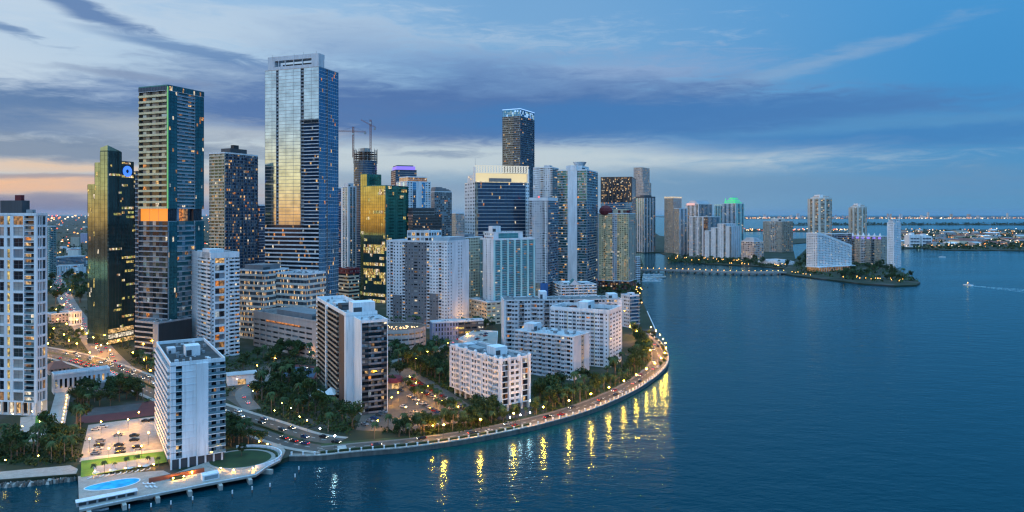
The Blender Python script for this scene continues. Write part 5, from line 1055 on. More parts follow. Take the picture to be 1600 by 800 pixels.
for px, py in ((995, 528), (1003, 534), (984, 520), (1016, 560), (1012, 548)): lamp(*w2(px, py+4), 'yellow lamp among the trees at the northern end of the curved road', 'warm', 0, 'lamps at the road bend')
lamp(*w2(523, 709), 'bright white lamp by the crosswalk at the start of the seawall', 'cool', .14)
for px, py in ((797, 672), (813, 668), (828, 664), (828, 645)): lamp(*w2(px, py), 'white-lit lamp in front of the scalloped low-rise', 'cool', 0, 'white lamps by the scalloped low-rise', .8)
for px, py in ((601, 588), (560, 655), (500, 690)): lamp(*w2(px, py), 'cool-lit lamp among trees round the brown-sided tower', 'cool', 0, 'cool lamps round the brown-sided tower', .8)
for px, py in ((665, 661), (676, 676), (702, 664), (652, 640), (690, 636), (622, 622), (668, 612), (640, 596), (716, 645), (590, 668), (650, 606), (680, 628), (700, 655), (612, 630), (634, 646), (660, 622)): lamp(*w2(px, py+3), 'warm lamp in the palm-shaded car park between brown tower and scalloped low-rise', 'warm', 0, 'car park lamps', .55)
for px, py in ((468, 662), (429, 652), (440, 640), (395, 620), (370, 600), (402, 578), (430, 566), (484, 556), (497, 553), (455, 648), (480, 668)): lamp(*w2(px, py+6), 'warm lamp glowing among the dark grove trees beside the avenue', 'soft', 0, 'grove lamps', .7)
for px, py in ((90, 505), (84, 520), (112, 500), (128, 520), (100, 530), (146, 535), (158, 548), (185, 540), (120, 545), (75, 545), (208, 560), (225, 572), (172, 556), (140, 560), (235, 590), (96, 470), (110, 455), (80, 450), (120, 440), (88, 488), (104, 512), (78, 532), (120, 505), (136, 528), (70, 515), (108, 540), (150, 552), (168, 545), (100, 480)):
    lamp(*w2(px, py+6), 'orange sodium lamp over the busy crossing left of the dark green tower', 'warm', 0, 'crossing lamps', .9)
for px, py in ((158, 672), (217, 656), (170, 716), (221, 712), (185, 690), (232, 690), (200, 668), (140, 700)): lamp(*w2(px, py+6), 'tall lamp over the warm-lit car park behind the pool deck', 'warm', 0, 'pool car park lamps', .75)
for px, py in ((148, 740), (172, 738), (196, 735), (218, 732), (240, 729), (300, 742), (345, 735), (365, 738), (395, 735), (345, 700), (405, 693), (418, 697)):
    p = w2(px, py, .6); r = empty('deck_lamp', (*p, .6)); tag(r, 'small low lamp glowing on the waterfront deck', 'lamp', 'deck lamps'); b_ = MB(); b_.cone((0, 0), .12, .1, 0, .8, 'darkgrey', 6)
    if 'DLP' not in globals():
        DLP = b_.mesh('post'); b2_ = MB(); b2_.ball((0, 0, 1.0), .25, 'lamp_bulb', 6, 4); DLB = b2_.mesh('bulb')
    inst('post', DLP, r); inst('bulb', DLB, r)
for px, py in ((20, 660), (50, 656), (35, 680), (62, 672), (15, 690), (8, 735), (60, 728)): lamp(*w2(px, py), 'low warm lamp in the garden before the white grid tower', 'soft', 0, 'garden lamps', .55)
for i, (x, y, a) in enumerate(walk(offset(br, -5.2), 11, 2)): lampf(x, y, 'small lamp on the railing of the long causeway bridge', 'bridge lamps', 2.4, .9)
for i in range(60):
    px = R.uniform(1044, 1232); py = 405+(px-1044)/188*11+R.uniform(-4, 3); lampf(*w2(px, py), 'small warm lamp among the far quay trees', 'far quay lamps', 0, R.uniform(.8, 1.3))
for i in range(26):
    px = R.uniform(1235, 1420); py = 431+(px-1240)/180*12-R.uniform(.5, 4); lampf(*w2(px, py), 'small warm lamp along the island shore path', 'island lamps', 0, .8)
for i in range(12): lampf(*w2(R.uniform(994, 1003), R.uniform(436, 480)), 'small lamp along the channel quay below the red-domed tower', 'channel quay lamps', 0, 1.1)
for px, py in ((672, 500), (690, 520), (700, 545), (668, 560), (740, 505), (730, 530), (650, 572), (765, 500), (704, 520), (880, 500), (925, 480), (940, 470), (950, 465)): lamp(*w2(px, py+5), 'warm lamp on the back street between the round garage and the slabs', 'warm', 0, 'back street lamps', .9)
# ================================================================== TREES
def bark(): pass
paint('bark', (.10, .075, .05)); paint('palm_bark', (.16, .13, .10))
def leafmat(name, a, b_):
    m, t, b = newmat(name); b.inputs['Roughness'].default_value = .7; b.inputs['Specular IOR Level'].default_value = .25
    g = nd(t, 'ShaderNodeNewGeometry'); n = nd(t, 'ShaderNodeTexNoise'); n.inputs['Scale'].default_value = .9; n.inputs['Detail'].default_value = 4; t.links.new(g.outputs['Position'], n.inputs['Vector'])
    oi = nd(t, 'ShaderNodeObjectInfo'); ad_ = nd(t, 'ShaderNodeMath', operation='MULTIPLY_ADD'); t.links.new(oi.outputs['Random'], ad_.inputs[0]); ad_.inputs[1].default_value = .3; t.links.new(n.outputs['Fac'], ad_.inputs[2])
    r = nd(t, 'ShaderNodeValToRGB'); r.color_ramp.elements[0].position = .4; r.color_ramp.elements[1].position = .9; r.color_ramp.elements[0].color = (*a, 1); r.color_ramp.elements[1].color = (*b_, 1)
    t.links.new(ad_.outputs[0], r.inputs[0]); t.links.new(r.outputs[0], b.inputs['Base Color'])
leafmat('leaf', (.012, .030, .008), (.050, .085, .020)); leafmat('palm_leaf', (.014, .036, .010), (.055, .090, .025))
def broadleaf(seed, h=8.5, w=5.0, n=900):
    r = random.Random(seed); tr = MB(); cr = MB()
    tr.tube((0, 0, 0), (.1, 0, h*.4), .28, .18, 'bark', 6)
    cl = []
    for i in range(9):
        a = r.uniform(0, 6.28); d = r.uniform(.1, .62)*w; z = h*r.uniform(.5, .86); p = (d*math.cos(a), d*math.sin(a), z); cl.append((p, r.uniform(.9, 1.9)))
        tr.tube((.1, 0, h*.36), p, .12, .04, 'bark', 4)
    cl.append(((0, 0, h*.85), 1.6))
    for i in range(n):
        (c, rad) = r.choice(cl); u = Vector((r.gauss(0, 1), r.gauss(0, 1), r.gauss(0, .8))).normalized()*rad*(r.random()**.4)
        p = Vector(c)+u; s = r.uniform(.22, .5); a = Vector((r.gauss(0, 1), r.gauss(0, 1), r.gauss(0, 1))).normalized(); b = a.orthogonal().normalized(); c2 = a.cross(b)
        cr.quad(*[tuple(p+b*x*s+c2*y*s*.7) for x, y in ((-1, 0), (0, -1), (1, 0), (0, 1))], 'leaf')
    return tr.mesh('trunk'), cr.mesh('crown')
def palm(seed, h=9.0, n=22):
    r = random.Random(seed); tr = MB(); cr = MB(); lean = (r.uniform(-.6, .6), r.uniform(-.6, .6))
    pts = [(lean[0]*(i/4)**2, lean[1]*(i/4)**2, h*i/4) for i in range(5)]
    for i in range(4): tr.tube(pts[i], pts[i+1], .22-.025*i, .2-.025*i, 'palm_bark', 6)
    top = Vector(pts[-1])
    for k in range(n):
        a = 6.2832*k/n+r.uniform(-.2, .2); up = r.uniform(-.35, 1.1); L = r.uniform(2.1, 2.9); prev = None; d = Vector((math.cos(a), math.sin(a), 0)); sd = Vector((-math.sin(a), math.cos(a), 0))
        for i in range(6):
            t = i/5; p = top+d*L*t*(1-.12*max(0, up))+Vector((0, 0, up*L*t*.75-L*1.05*t*t)); w = .46*math.sin(math.pi*min(1, .12+t*.92))+.03
            cur = (p+sd*w-Vector((0, 0, w*.55)), p, p-sd*w-Vector((0, 0, w*.55)))
            if prev:
                cr.quad(tuple(prev[0]), tuple(prev[1]), tuple(cur[1]), tuple(cur[0]), 'palm_leaf'); cr.quad(tuple(prev[1]), tuple(prev[2]), tuple(cur[2]), tuple(cur[1]), 'palm_leaf')
            prev = cur
    return tr.mesh('trunk'), cr.mesh('crown')
BROAD = [broadleaf(i) for i in range(5)]+[broadleaf(20, 6, 4.2, 700), broadleaf(21, 11, 6.2, 1200)]; PALMS = [palm(50+i, h) for i, h in enumerate((7.5, 9, 10.5, 8.2))]
def tree(x, y, kind, label, group, s=1.0, z=0.0):
    me = R.choice(PALMS if kind == 'palm_tree' else BROAD); s *= R.uniform(.8, 1.2)
    r = empty(kind, (x, y, z), R.uniform(0, 6.28)); r.scale = (s, s, s*R.uniform(.9, 1.1)); tag(r, label, 'palm' if kind == 'palm_tree' else 'tree', group)
    inst('trunk', me[0], r); inst('crown', me[1], r)
def clear(p, gap=0.0, roads=True):
    if any(inside(p, f) for f in FOOT): return False
    if any(inside(p, f) for f in LOTS): return False
    if roads:
        for pts, a, b_ in ROADS:
            for i in range(len(pts)-1):
                ax, ay = pts[i]; bx_, by = pts[i+1]; dx, dy = bx_-ax, by-ay; l2 = dx*dx+dy*dy or 1; t = max(0, min(1, ((p[0]-ax)*dx+(p[1]-ay)*dy)/l2)); ex, ey = p[0]-ax-dx*t, p[1]-ay-dy*t
                side = (dx*ey-dy*ex)/math.sqrt(l2)
                if a-gap <= side <= b_+gap and math.hypot(ex, ey) <= max(abs(a), abs(b_))+gap: return False
    return True
def zone(pts, n, pf, lt, lp, group, s=1.0, roads=True, keep=2.6):
    poly = [w2(*p) for p in pts]; xs = [p[0] for p in poly]; ys = [p[1] for p in poly]; got = []; tries = 0
    while len(got) < n and tries < n*40:
        tries += 1; p = (R.uniform(min(xs), max(xs)), R.uniform(min(ys), max(ys)))
        if not inside(p, poly) or not clear(p, .5, roads) or any((p[0]-q[0])**2+(p[1]-q[1])**2 < keep*keep for q in got): continue
        got.append(p); k = R.random() < pf; tree(*p, 'palm_tree' if k else 'broadleaf_tree', lp if k else lt, group, s)
zone(((362, 640), (384, 600), (420, 590), (500, 594), (512, 640), (560, 660), (560, 676), (500, 690), (430, 665)), 38, .42, 'dark leafy tree in the grove between avenue and brown-sided tower', 'palm in the grove between avenue and brown-sided tower', 'grove trees', 1.4)
zone(((375, 595), (380, 560), (440, 552), (500, 562), (496, 572), (440, 566)), 18, .3, 'leafy tree below the long pinkish parking garage', 'palm below the long pinkish parking garage', 'trees below the long garage', 1.25)
zone(((600, 672), (605, 640), (660, 640), (712, 664), (700, 676), (620, 684)), 20, .4, 'leafy tree at the seaward edge of the palm-shaded car park', 'palm at the seaward edge of the palm-shaded car park', 'seaward car park trees')
zone(((612, 588), (625, 560), (700, 585), (720, 630), (770, 655), (745, 668), (690, 640)), 30, .3, 'dark leafy tree in the belt left of the scalloped low-rise', 'palm in the belt left of the scalloped low-rise', 'tree belt by the scalloped low-rise', 1.35)
zone(((604, 585), (604, 552), (660, 556), (700, 540), (700, 575), (640, 572)), 20, .4, 'tree at the foot of the round garage', 'palm at the foot of the round garage', 'trees below the round garage', 1.3)
for i in range(34):
    t_ = R.random(); p = w2(622+(722-622)*t_+R.choice((-22, -14, 0, 3, 6, 16))+R.uniform(-3, 3), 600+(656-600)*t_+R.uniform(-3, 3)); k = R.random() < .8
    tree(*p, 'palm_tree' if k else 'broadleaf_tree', 'palm on an island of the palm-shaded car park' if k else 'small tree on an island of the palm-shaded car park', 'car park island trees', .8)
zone(((830, 640), (835, 615), (900, 600), (960, 585), (985, 560), (1000, 535), (985, 520), (1010, 530), (1022, 556), (1000, 590), (930, 622), (860, 645)), 42, .22, 'dense dark tree between the apartment slabs and the curved road', 'palm between the apartment slabs and the curved road', 'trees inside the curve of the bay road', 1.4)
zone(((720, 672), (760, 655), (850, 646), (850, 655), (780, 672)), 16, .3, 'small tree on the front lawn of the scalloped low-rise', 'palm on the front lawn of the scalloped low-rise', 'front lawn trees', .8)
for x, y, a in walk(offset(SEAWALL, 14.4)[18:], 7.5): tree(x, y, 'palm_tree', 'palm in the row along the inland kerb of the curved bay road', 'kerbside palm row', .85)
for x, y, a in walk(offset(SEAWALL, 17.2)[14:], 23): tree(x, y, 'palm_tree', 'palm in the second row behind the kerbside palms of the bay road', 'second palm row', .95)
for x, y, a in walk(offset(SEAWALL, 2.4)[52:], 15): tree(x, y, 'broadleaf_tree', 'small tree on the promenade at the seawall bend', 'promenade trees', .5)
zone(((-10, 722), (0, 690), (40, 700), (85, 688), (128, 660), (125, 720), (60, 728)), 28, .55, 'leafy tree in the waterside garden before the white grid tower', 'palm in the waterside garden before the white grid tower', 'waterside garden trees', 1.2)
zone(((112, 640), (130, 608), (220, 610), (232, 626), (150, 640)), 24, .15, 'dark tree in the clump behind the pool-side car park', 'palm in the clump behind the pool-side car park', 'clump behind the pool car park', 1.1)
zone(((180, 605), (215, 560), (250, 570), (250, 620), (300, 640), (380, 665), (360, 680), (290, 660)), 34, .65, 'tree on the avenue verge between dark podium and waterfront block', 'palm on the avenue verge between dark podium and waterfront block', 'avenue verge trees', .95)
zone(((356, 700), (352, 668), (400, 670), (450, 690), (446, 700), (420, 692)), 18, .6, 'tree behind the oval lawn', 'palm behind the oval lawn', 'trees behind the oval lawn', .9)
zone(((60, 560), (75, 490), (130, 480), (210, 550), (210, 580), (130, 558)), 26, .4, 'tree beside the orange-lit crossing', 'palm beside the orange-lit crossing', 'crossing trees', 1.0)
zone(((70, 490), (72, 420), (140, 430), (150, 520)), 14, .05, 'dark tree in the suburb left of the stepped green tower', 'palm in the suburb left of the stepped green tower', 'suburb trees', 1.8)
zone(((700, 545), (690, 520), (730, 500), (790, 500), (775, 516), (720, 522)), 18, .4, 'tree on the back street behind the parking deck', 'palm on the back street behind the parking deck', 'back street trees')
zone(((935, 470), (940, 452), (1003, 445), (1003, 476), (985, 490), (1004, 500), (990, 512)), 22, .4, 'tree on the channel quay below the red-domed tower', 'palm on the channel quay below the red-domed tower', 'channel quay trees', 1.2)
zone(((1046, 410), (1044, 402), (1150, 408), (1235, 412), (1230, 419), (1180, 415.5), (1110, 412)), 38, .65, 'tree on the far quay in front of the tower cluster', 'palm on the far quay in front of the tower cluster', 'far quay trees', 1.5)
zone(((1238, 428), (1246, 404), (1262, 392), (1262, 425)), 8, .3, 'tree at the landward end of the island', 'palm at the landward end of the island', 'island end trees', 1.5, keep=6)
zone(((1310, 437), (1320, 422), (1380, 416), (1410, 426), (1434, 440), (1400, 443)), 32, .25, 'dark tree in the wood on the island tip', 'palm in the wood on the island tip', 'island tip trees', 1.6, keep=5)
for i in range(10):
    t = 2.0+2.2*i/9; tree(cg[0]+18*math.cos(.5+2*i/9), cg[1]+16*math.sin(.5+2*i/9), 'palm_tree', 'palm growing on the roof terrace of the round garage', 'garage roof palms', .8, 17.2)
for i in range(7): p = w2(146+i*17, 742-i*2.2, .6); tree(*p, 'palm_tree', 'small palm in the row beside the lit pool strip', 'pool strip palms', .55, .6)
tree(*w2(377, 712, .6), 'broadleaf_tree', 'lone round tree in the middle of the oval lawn', None, .62, .6)
for i in range(52):       # terrace lights
    a = R.uniform(3.3, 6.1); d = 22*math.sqrt(R.uniform(.1, .86)); p = (cg[0]+d*math.cos(a), cg[1]+d*math.sin(a))
    r = empty('terrace_light', (*p, 17.2)); tag(r, 'small warm post light on the roof terrace of the round garage', 'lamp', 'roof terrace lights')
    if i == 0:
        b_ = MB(); b_.cone((0, 0), .06, .05, 0, 1.3, 'darkgrey', 5); TLP = b_.mesh('post'); b_ = MB(); b_.ball((0, 0, 1.6), .26, 'terrace_glow', 6, 4); glow('terrace_glow', (1, .62, .26), 6, True); TLB = b_.mesh('bulb')
    inst('post', TLP, r); inst('bulb', TLB, r)
def scatter(name, label, n, sampler, mk):
    b = MB()
    for _ in range(n): X, Y = sampler(); mk(b, X, Y)
    o = b.build(name); o['kind'] = 'stuff'; o['label'] = label; o['category'] = 'lights' if 'light' in name else 'vegetation'
def clump(sz):
    def mk(b, X, Y):
        for _ in range(9):
            p = Vector((X+R.gauss(0, sz*.5), Y+R.gauss(0, sz*.5), abs(R.gauss(sz*.35, sz*.25)))); a = Vector((R.gauss(0, 1), R.gauss(0, 1), R.gauss(0, 1))).normalized(); u = a.orthogonal().normalized(); v = a.cross(u); s = sz*R.uniform(.15, .35)
            b.quad(*[tuple(p+u*x*s+v*y*s) for x, y in ((-1, 0), (0, -1), (1, 0), (0, 1))], 'leaf')
    return mk
def in_poly(pts):
    poly = [w2(*p) for p in pts]; xs = [p[0] for p in poly]; ys = [p[1] for p in poly]
    def f():
        while True:
            p = (R.uniform(min(xs), max(xs)), R.uniform(min(ys), max(ys)))
            if inside(p, poly) and clear(p, 1): return p
    return f
for n_, pts in ((520, ((362, 645), (384, 600), (420, 590), (500, 594), (512, 640), (560, 660), (560, 676), (500, 690), (430, 668))), (420, ((612, 588), (625, 560), (700, 585), (720, 630), (770, 655), (745, 664), (690, 640))), (600, ((830, 645), (835, 615), (900, 600), (960, 585), (985, 560), (1000, 535), (985, 520), (1010, 530), (1030, 556), (1010, 600), (930, 640), (860, 655))), (260, ((600, 676), (605, 650), (660, 650), (760, 664), (850, 650), (850, 662), (700, 684))), (260, ((-10, 722), (0, 690), (40, 700), (85, 688), (128, 660), (125, 720), (60, 728))), (420, ((180, 605), (215, 555), (300, 560), (380, 550), (500, 562), (496, 572), (440, 566), (380, 590), (360, 620), (300, 640), (380, 665), (360, 690), (290, 660))), (300, ((604, 585), (604, 552), (660, 556), (700, 520), (700, 575), (640, 572))), (240, ((60, 570), (75, 490), (130, 480), (210, 550), (240, 600), (130, 640)))):
    scatter('shrubbery', 'low mixed shrubs and ground planting between the trees', n_, in_poly(pts), clump(2.2))
# hedges along the seawall start and the road median
for (pts, lab) in ((offset(SEAWALL, 3.0)[6:30], 'low clipped hedge along the promenade near the crosswalk'), (offset(AVE, 0.2)[20:40], 'low hedge on the avenue median')):
    b = MB(); strip(b, pts, -.5, .5, 1.0, 'hedge_green', .9); o = b.build('hedge'); tag(o, lab, 'hedge')
# ================================================================== BOLLARDS ON THE SEAWALL
b = MB(); b.box(-.32, .32, -.28, .28, 0, 1.25, 'white'); b.box(-.4, .4, -.36, .36, 1.25, 1.42, 'white'); BOL = b.mesh('wall_post')
for x, y, a in walk(offset(SEAWALL, .1), 5.2, 1): o = inst('wall_post', BOL, None, (x, y, .55), a); tag(o, 'short white post on top of the curved seawall', 'post', 'seawall posts')
# ================================================================== CARS
COLS = {'white': (.62, .62, .62), 'silver': (.32, .33, .35), 'black': (.012, .012, .014), 'grey': (.09, .095, .10), 'red': (.30, .015, .012), 'blue': (.02, .05, .14)}
for k, c in COLS.items():
    m, t, b = newmat('car_'+k); b.inputs['Base Color'].default_value = (*c, 1); b.inputs['Roughness'].default_value = .25; b.inputs['Coat Weight'].default_value = .6; b.inputs['Metallic'].default_value = .3 if k in ('silver', 'grey') else 0
paint('tyre', (.012, .012, .012))
CARS = {}
for k in COLS:
    b = MB(); m = 'car_'+k
    prof = [(-2.25, .35), (2.2, .35), (2.28, .62), (1.95, .82), (1.15, .95), (-1.7, 1.0), (-2.25, .9)]
    n = len(b.v)
    b.v += [(x, -.88, z) for x, z in prof]+[(x, .88, z) for x, z in prof]; q_ = len(prof)
    b.f += [tuple(range(q_)), tuple(range(2*q_-1, q_-1, -1))]; b.m += [b.mi(m)]*2
    for i in range(q_): j = (i+1) % q_; b.f.append((i, j, q_+j, q_+i)); b.m.append(b.mi(m))
    b.hexa([(-1.1, -.62, 1.38), (.35, -.62, 1.38), (.35, .62, 1.38), (-1.1, .62, 1.38), (-1.0, -.58, 1.45), (.25, -.58, 1.45), (.25, .58, 1.45), (-1.0, .58, 1.45)], m)
    g_ = MB(); g_.hexa([(-1.65, -.8, .98), (1.05, -.8, .96), (1.05, .8, .96), (-1.65, .8, .98), (-1.1, -.62, 1.38), (.35, -.62, 1.38), (.35, .62, 1.38), (-1.1, .62, 1.38)], 'glass_dark')
    CARS[k] = (b.mesh('body'), g_.mesh('windows'))
wh = MB(); 
for i in range(10):
    a, a2 = 6.2832*i/10, 6.2832*(i+1)/10; P = lambda t, y: (.33*math.cos(t), y, .33*math.sin(t)); wh.quad(P(a, -.1), P(a2, -.1), P(a2, .1), P(a, .1), 'tyre'); wh.tri((0, -.1, 0), P(a, -.1), P(a2, -.1), 'tyre'); wh.tri((0, .1, 0), P(a2, .1), P(a, .1), 'tyre')
WHEEL = wh.mesh('wheel'); b = MB(); b.box(-.04, .04, -.2, .2, -.08, .08, 'tail'); TAIL = b.mesh('tail_light'); b = MB(); b.box(-.04, .04, -.18, .18, -.08, .08, 'head'); HEAD = b.mesh('headlight')
def car(x, y, a, colr, where, lit_=0, z=.03, group=None):
    r = empty('parked_car' if not lit_ else 'car', (x, y, z), a); tag(r, f'{colr} car {where}', 'car', group); bm_, gm = CARS[colr]; inst('body', bm_, r); inst('windows', gm, r)
    for sx in (-1.4, 1.4):
        for sy in (-.82, .82): inst('wheel', WHEEL, r, (sx, sy, .33))
    if lit_:
        for sy in (-.6, .6): inst('tail_light', TAIL, r, (-2.29, sy, .75)); inst('headlight', HEAD, r, (2.28, sy, .68))
def rc(): return R.choice(['white', 'white', 'silver', 'silver', 'black', 'grey', 'grey', 'red', 'blue'])
for px, py, a, c in ((157, 690, .3, 'silver'), (155, 697, .3, 'black'), (153, 703, .3, 'white'), (150, 710, .3, 'silver'), (161, 668, .3, 'white'), (185, 681, .3, 'silver'), (210, 682, .3, 'black'), (210, 689, .3, 'black'), (186, 697, .3, 'black'), (188, 703, .3, 'grey'), (188, 709, .3, 'black'), (215, 700, .3, 'black'), (217, 706, .3, 'white'), (228, 659, .3, 'black'), (238, 658, .3, 'black'), (150, 672, .3, 'white')):
    car(*w2(px, py), a, c, 'parked in the warm-lit car park behind the pool deck', 0, .03, f'{c} cars in the pool car park')
for px0, py0, px1, py1, n_ in ((640, 590, 740, 648, 26), (626, 592, 728, 652, 26), (606, 600, 700, 655, 20), (622, 632, 690, 668, 9), (570, 664, 600, 645, 5)):
    for i in range(n_):
        t = (i+R.uniform(-.1, .1))/(n_-1)
        if R.random() < .16: continue
        c = rc(); p = w2(px0+(px1-px0)*t, py0+(py1-py0)*t); car(*p, -.5+R.uniform(-.04, .04), c, 'parked in a row of the palm-shaded car park', 0, .03, f'{c} cars in the palm-shaded car park')
for i in range(12):
    c = rc(); p = w2(732+R.uniform(0, 26)*1.3, 522+i*1.7, 6); car(p[0], p[1], .9, c, 'on the roof of the raised parking deck', 0, 6.02, f'{c} cars on the parking deck')
for i, (x, y, a) in enumerate(walk(offset(SEAWALL, 4.8)[24:], 8)):
    if R.random() < .36: c = rc(); car(x, y, a, c, 'parked along the seaward kerb of the curved bay road', 0, .03, f'{c} cars at the seaward kerb')
for k, (st_, off) in enumerate(((9, 6.6), (31, 9.9))):
    for i, (x, y, a) in enumerate(walk(offset(SEAWALL, off)[12:], 48, st_)): c = rc(); car(x, y, a+(math.pi if off > 8 else 0), c, 'driving on the curved bay road', 1, .03, f'{c} cars driving on the bay road')
for off, st_, n_ in ((-3.3, 3, 7.5), (-7.7, 6, 9), (3.8, 10, 19), (8.2, 16, 25)):
    for i, (x, y, a) in enumerate(walk(offset(AVE, off)[8:], n_, st_)):
        if off < 0 and not (-330 < x < -236) and R.random() < .7: continue
        c = rc(); car(x, y, a+(math.pi if off < 0 else 0), c, 'on the avenue left of the waterfront block' if x < -150 else 'on the avenue behind the oval lawn', 1, .04, f'{c} cars on the avenue')
for i, (x, y, a) in enumerate(walk(CROSS[2:], 11)): c = rc(); car(x+R.uniform(-6, 6), y, a+(math.pi if i % 2 else 0), c, 'on the cross street left of the green office tower', 1, .03, f'{c} cars on the cross street')
for i in range(26):
    p = w2(R.uniform(76, 135), R.uniform(552, 568)); c = rc()
    if clear(p, 1): car(*p, .4, c, 'in the open lot by the orange-lit crossing', 0, .01, f'{c} cars by the crossing')
for i, (x, y, a) in enumerate(walk(SIDE, 15)):
    if R.random() < .6: c = rc(); car(x, y, a, c, 'on the winding side street by the grove', 1, .03, f'{c} cars on the side street')
# ================================================================== BOATS
def boat(x, y, a, L, label, group=None, mast=False, cat='boat'):
    r = empty('motor_boat' if not mast else 'sailing_boat', (x, y, WZ), a); tag(r, label, cat, group); b = MB(); w = L*.16
    pl = [(-L/2, -w), (L*.2, -w), (L/2, 0), (L*.2, w), (-L/2, w)]; b.prism(pl, -.3, L*.1, 'white', bottom=True); b.build('hull', r)
    b = MB(); b.hexa([(-L*.2, -w*.7, L*.1), (L*.12, -w*.7, L*.1), (L*.12, w*.7, L*.1), (-L*.2, w*.7, L*.1), (-L*.15, -w*.6, L*.24), (L*.02, -w*.6, L*.24), (L*.02, w*.6, L*.24), (-L*.15, w*.6, L*.24)], 'glass_pale'); b.build('cabin', r)
    if mast: b = MB(); b.tube((0, 0, L*.1), (0, 0, L*1.3), .12, .06, 'steel'); b.build('mast', r)
    return r
for i in range(16):
    px, py = 1006+(i % 4)*8+R.uniform(-1, 1), 430+(i//4)*3.2; boat(*w2(px, py, WZ), R.uniform(-.2, .2)+(0 if i % 2 else 3.14), R.uniform(9, 15), 'small boat moored in the marina below the causeway bridge', 'marina boats', i % 3 == 0)
bt = w2(1512, 446, WZ); r = boat(*bt, 2.0, 15, 'white motor boat under way with a pale wake on the open bay'); b = MB(); b.ball((0, 0, 4.4), .55, 'lamp_far', 6, 4); b.build('lamp', r)
boat(*w2(1472, 402, WZ), 3.0, 16, 'small distant boat alone on the bay in front of the port'); boat(*w2(154, 797, WZ), .2, 7, 'small skiff moored against the piles of the pool deck')
boat(*w2(228, 779, WZ), .2, 5.5, 'open tender hanging beside the deck piles near the terracotta wall')
m, t, b = newmat('foam'); b.inputs['Base Color'].default_value = (.40, .62, .72, 1); b.inputs['Roughness'].default_value = .5
n = nd(t, 'ShaderNodeTexNoise'); n.inputs['Scale'].default_value = .35; n.inputs['Detail'].default_value = 5; g = nd(t, 'ShaderNodeNewGeometry'); t.links.new(g.outputs['Position'], n.inputs['Vector']); mr = nd(t, 'ShaderNodeMapRange'); t.links.new(n.outputs['Fac'], mr.inputs[0]); mr.inputs[1].default_value = .34; mr.inputs[2].default_value = .62; mr.inputs[4].default_value = .9; t.links.new(mr.outputs[0], b.inputs['Alpha'])
wk_ = MB(); dx, dy = -math.cos(2.0), -math.sin(2.0)
for sgn_ in (-.22, 0, .26):
    c_, s_ = math.cos(sgn_), math.sin(sgn_); ex, ey = dx*c_-dy*s_, dx*s_+dy*c_; nx, ny = -ey, ex; LW = 210 if sgn_ else 260
    for i in range(12):
        t0, t1 = i/12, (i+1)/12; w0, w1 = [(1.2+(7 if sgn_ == 0 else 3)*t_) * (1-t_*.7) for t_ in (t0, t1)]
        wk_.quad(*[(bt[0]+ex*LW*t_+nx*w_, bt[1]+ey*LW*t_+ny*w_, WZ+.03) for t_, w_ in ((t0, -w0), (t1, -w1), (t1, w1), (t0, w0))], 'foam')
o = wk_.build('wake_foam'); o['kind'] = 'stuff'; tag(o, 'pale V-shaped wake trailing behind the motor boat', 'wake')
# dock finger by the marina
b = MB(); p = [w2(*q, 0) for q in ((1002, 432), (1040, 431), (1040, 432.5), (1002, 434))]; b.prism(p, -1.2, -.6, 'concrete', bottom=True); o = b.build('jetty'); tag(o, 'thin floating jetty of the small marina', 'jetty')
b = MB(); pp = [w2(*q) for q in ((1024, 519), (1010, 487))]; strip(b, pp, -1.2, -.5, .9, 'white', .8); o = b.build('quay_wall'); tag(o, 'straight white quay wall of the small dock by the white-blue block', 'wall')
# ================================================================== FAR SHORES
FARC = ['offwhite', 'white_warm', 'grey', 'beige', 'lilac', 'pinkish']
for i in range(92):
    px = R.uniform(1150, 1600) if i % 3 else R.gauss(1290, 45)
    if not 1120 < px < 1640: continue
    X, Y = w2(px, R.uniform(340.5, 341.6)); w = R.uniform(25, 70); h = R.uniform(15, 60)+(R.random() < .22)*R.uniform(20, 90)
    b = MB(); b.box(-w/2, w/2, 0, 40, 0, h, R.choice(FARC)); b.box(-w*.2, w*.2, 5, 25, h, h+8, 'grey')
    for k in range(int(h/14)+1): b.box(-w*.42, -w*.42+w*R.uniform(.2, .8), -1.5, -.1, 5+k*13, 9+k*13, R.choice(['lit_warm', 'lit_white', 'glass_navy', 'glass_navy', 'lit_dim']))
    o = b.build('far_building', None, (X, Y, 0)); tag(o, 'tiny pale building on the low shore along the horizon across the bay', 'building', 'buildings on the far shore')
for i in range(46):
    px = R.uniform(1408, 1600); py = R.uniform(362, 387); X, Y = w2(px, py); w = R.uniform(20, 75); h = R.uniform(7, 16); d = R.uniform(20, 60)
    b = MB(); b.box(-w/2, w/2, 0, d, 0, h, R.choice(['offwhite', 'beige', 'cream', 'pinkish', 'grey'])); b.hexa([(-w/2-.5, -.5, h), (w/2+.5, -.5, h), (w/2+.5, d+.5, h), (-w/2-.5, d+.5, h), (-w/2, d*.4, h+4), (w/2, d*.4, h+4), (w/2, d*.6, h+4), (-w/2, d*.6, h+4)], R.choice(['roof_pale', 'roof_grey', 'terracotta', 'roof_grey', 'white']))
    b.box(-w*.4, w*.4, -.3, -.02, 1.5, 4.2, R.choice(['lit_warm', 'lit_orange', 'lit_dim', 'glass_navy']))
    o = b.build('port_shed', None, (X, Y, .2)); tag(o, 'low pale shed on the flat port island at the right edge', 'building', 'port sheds')
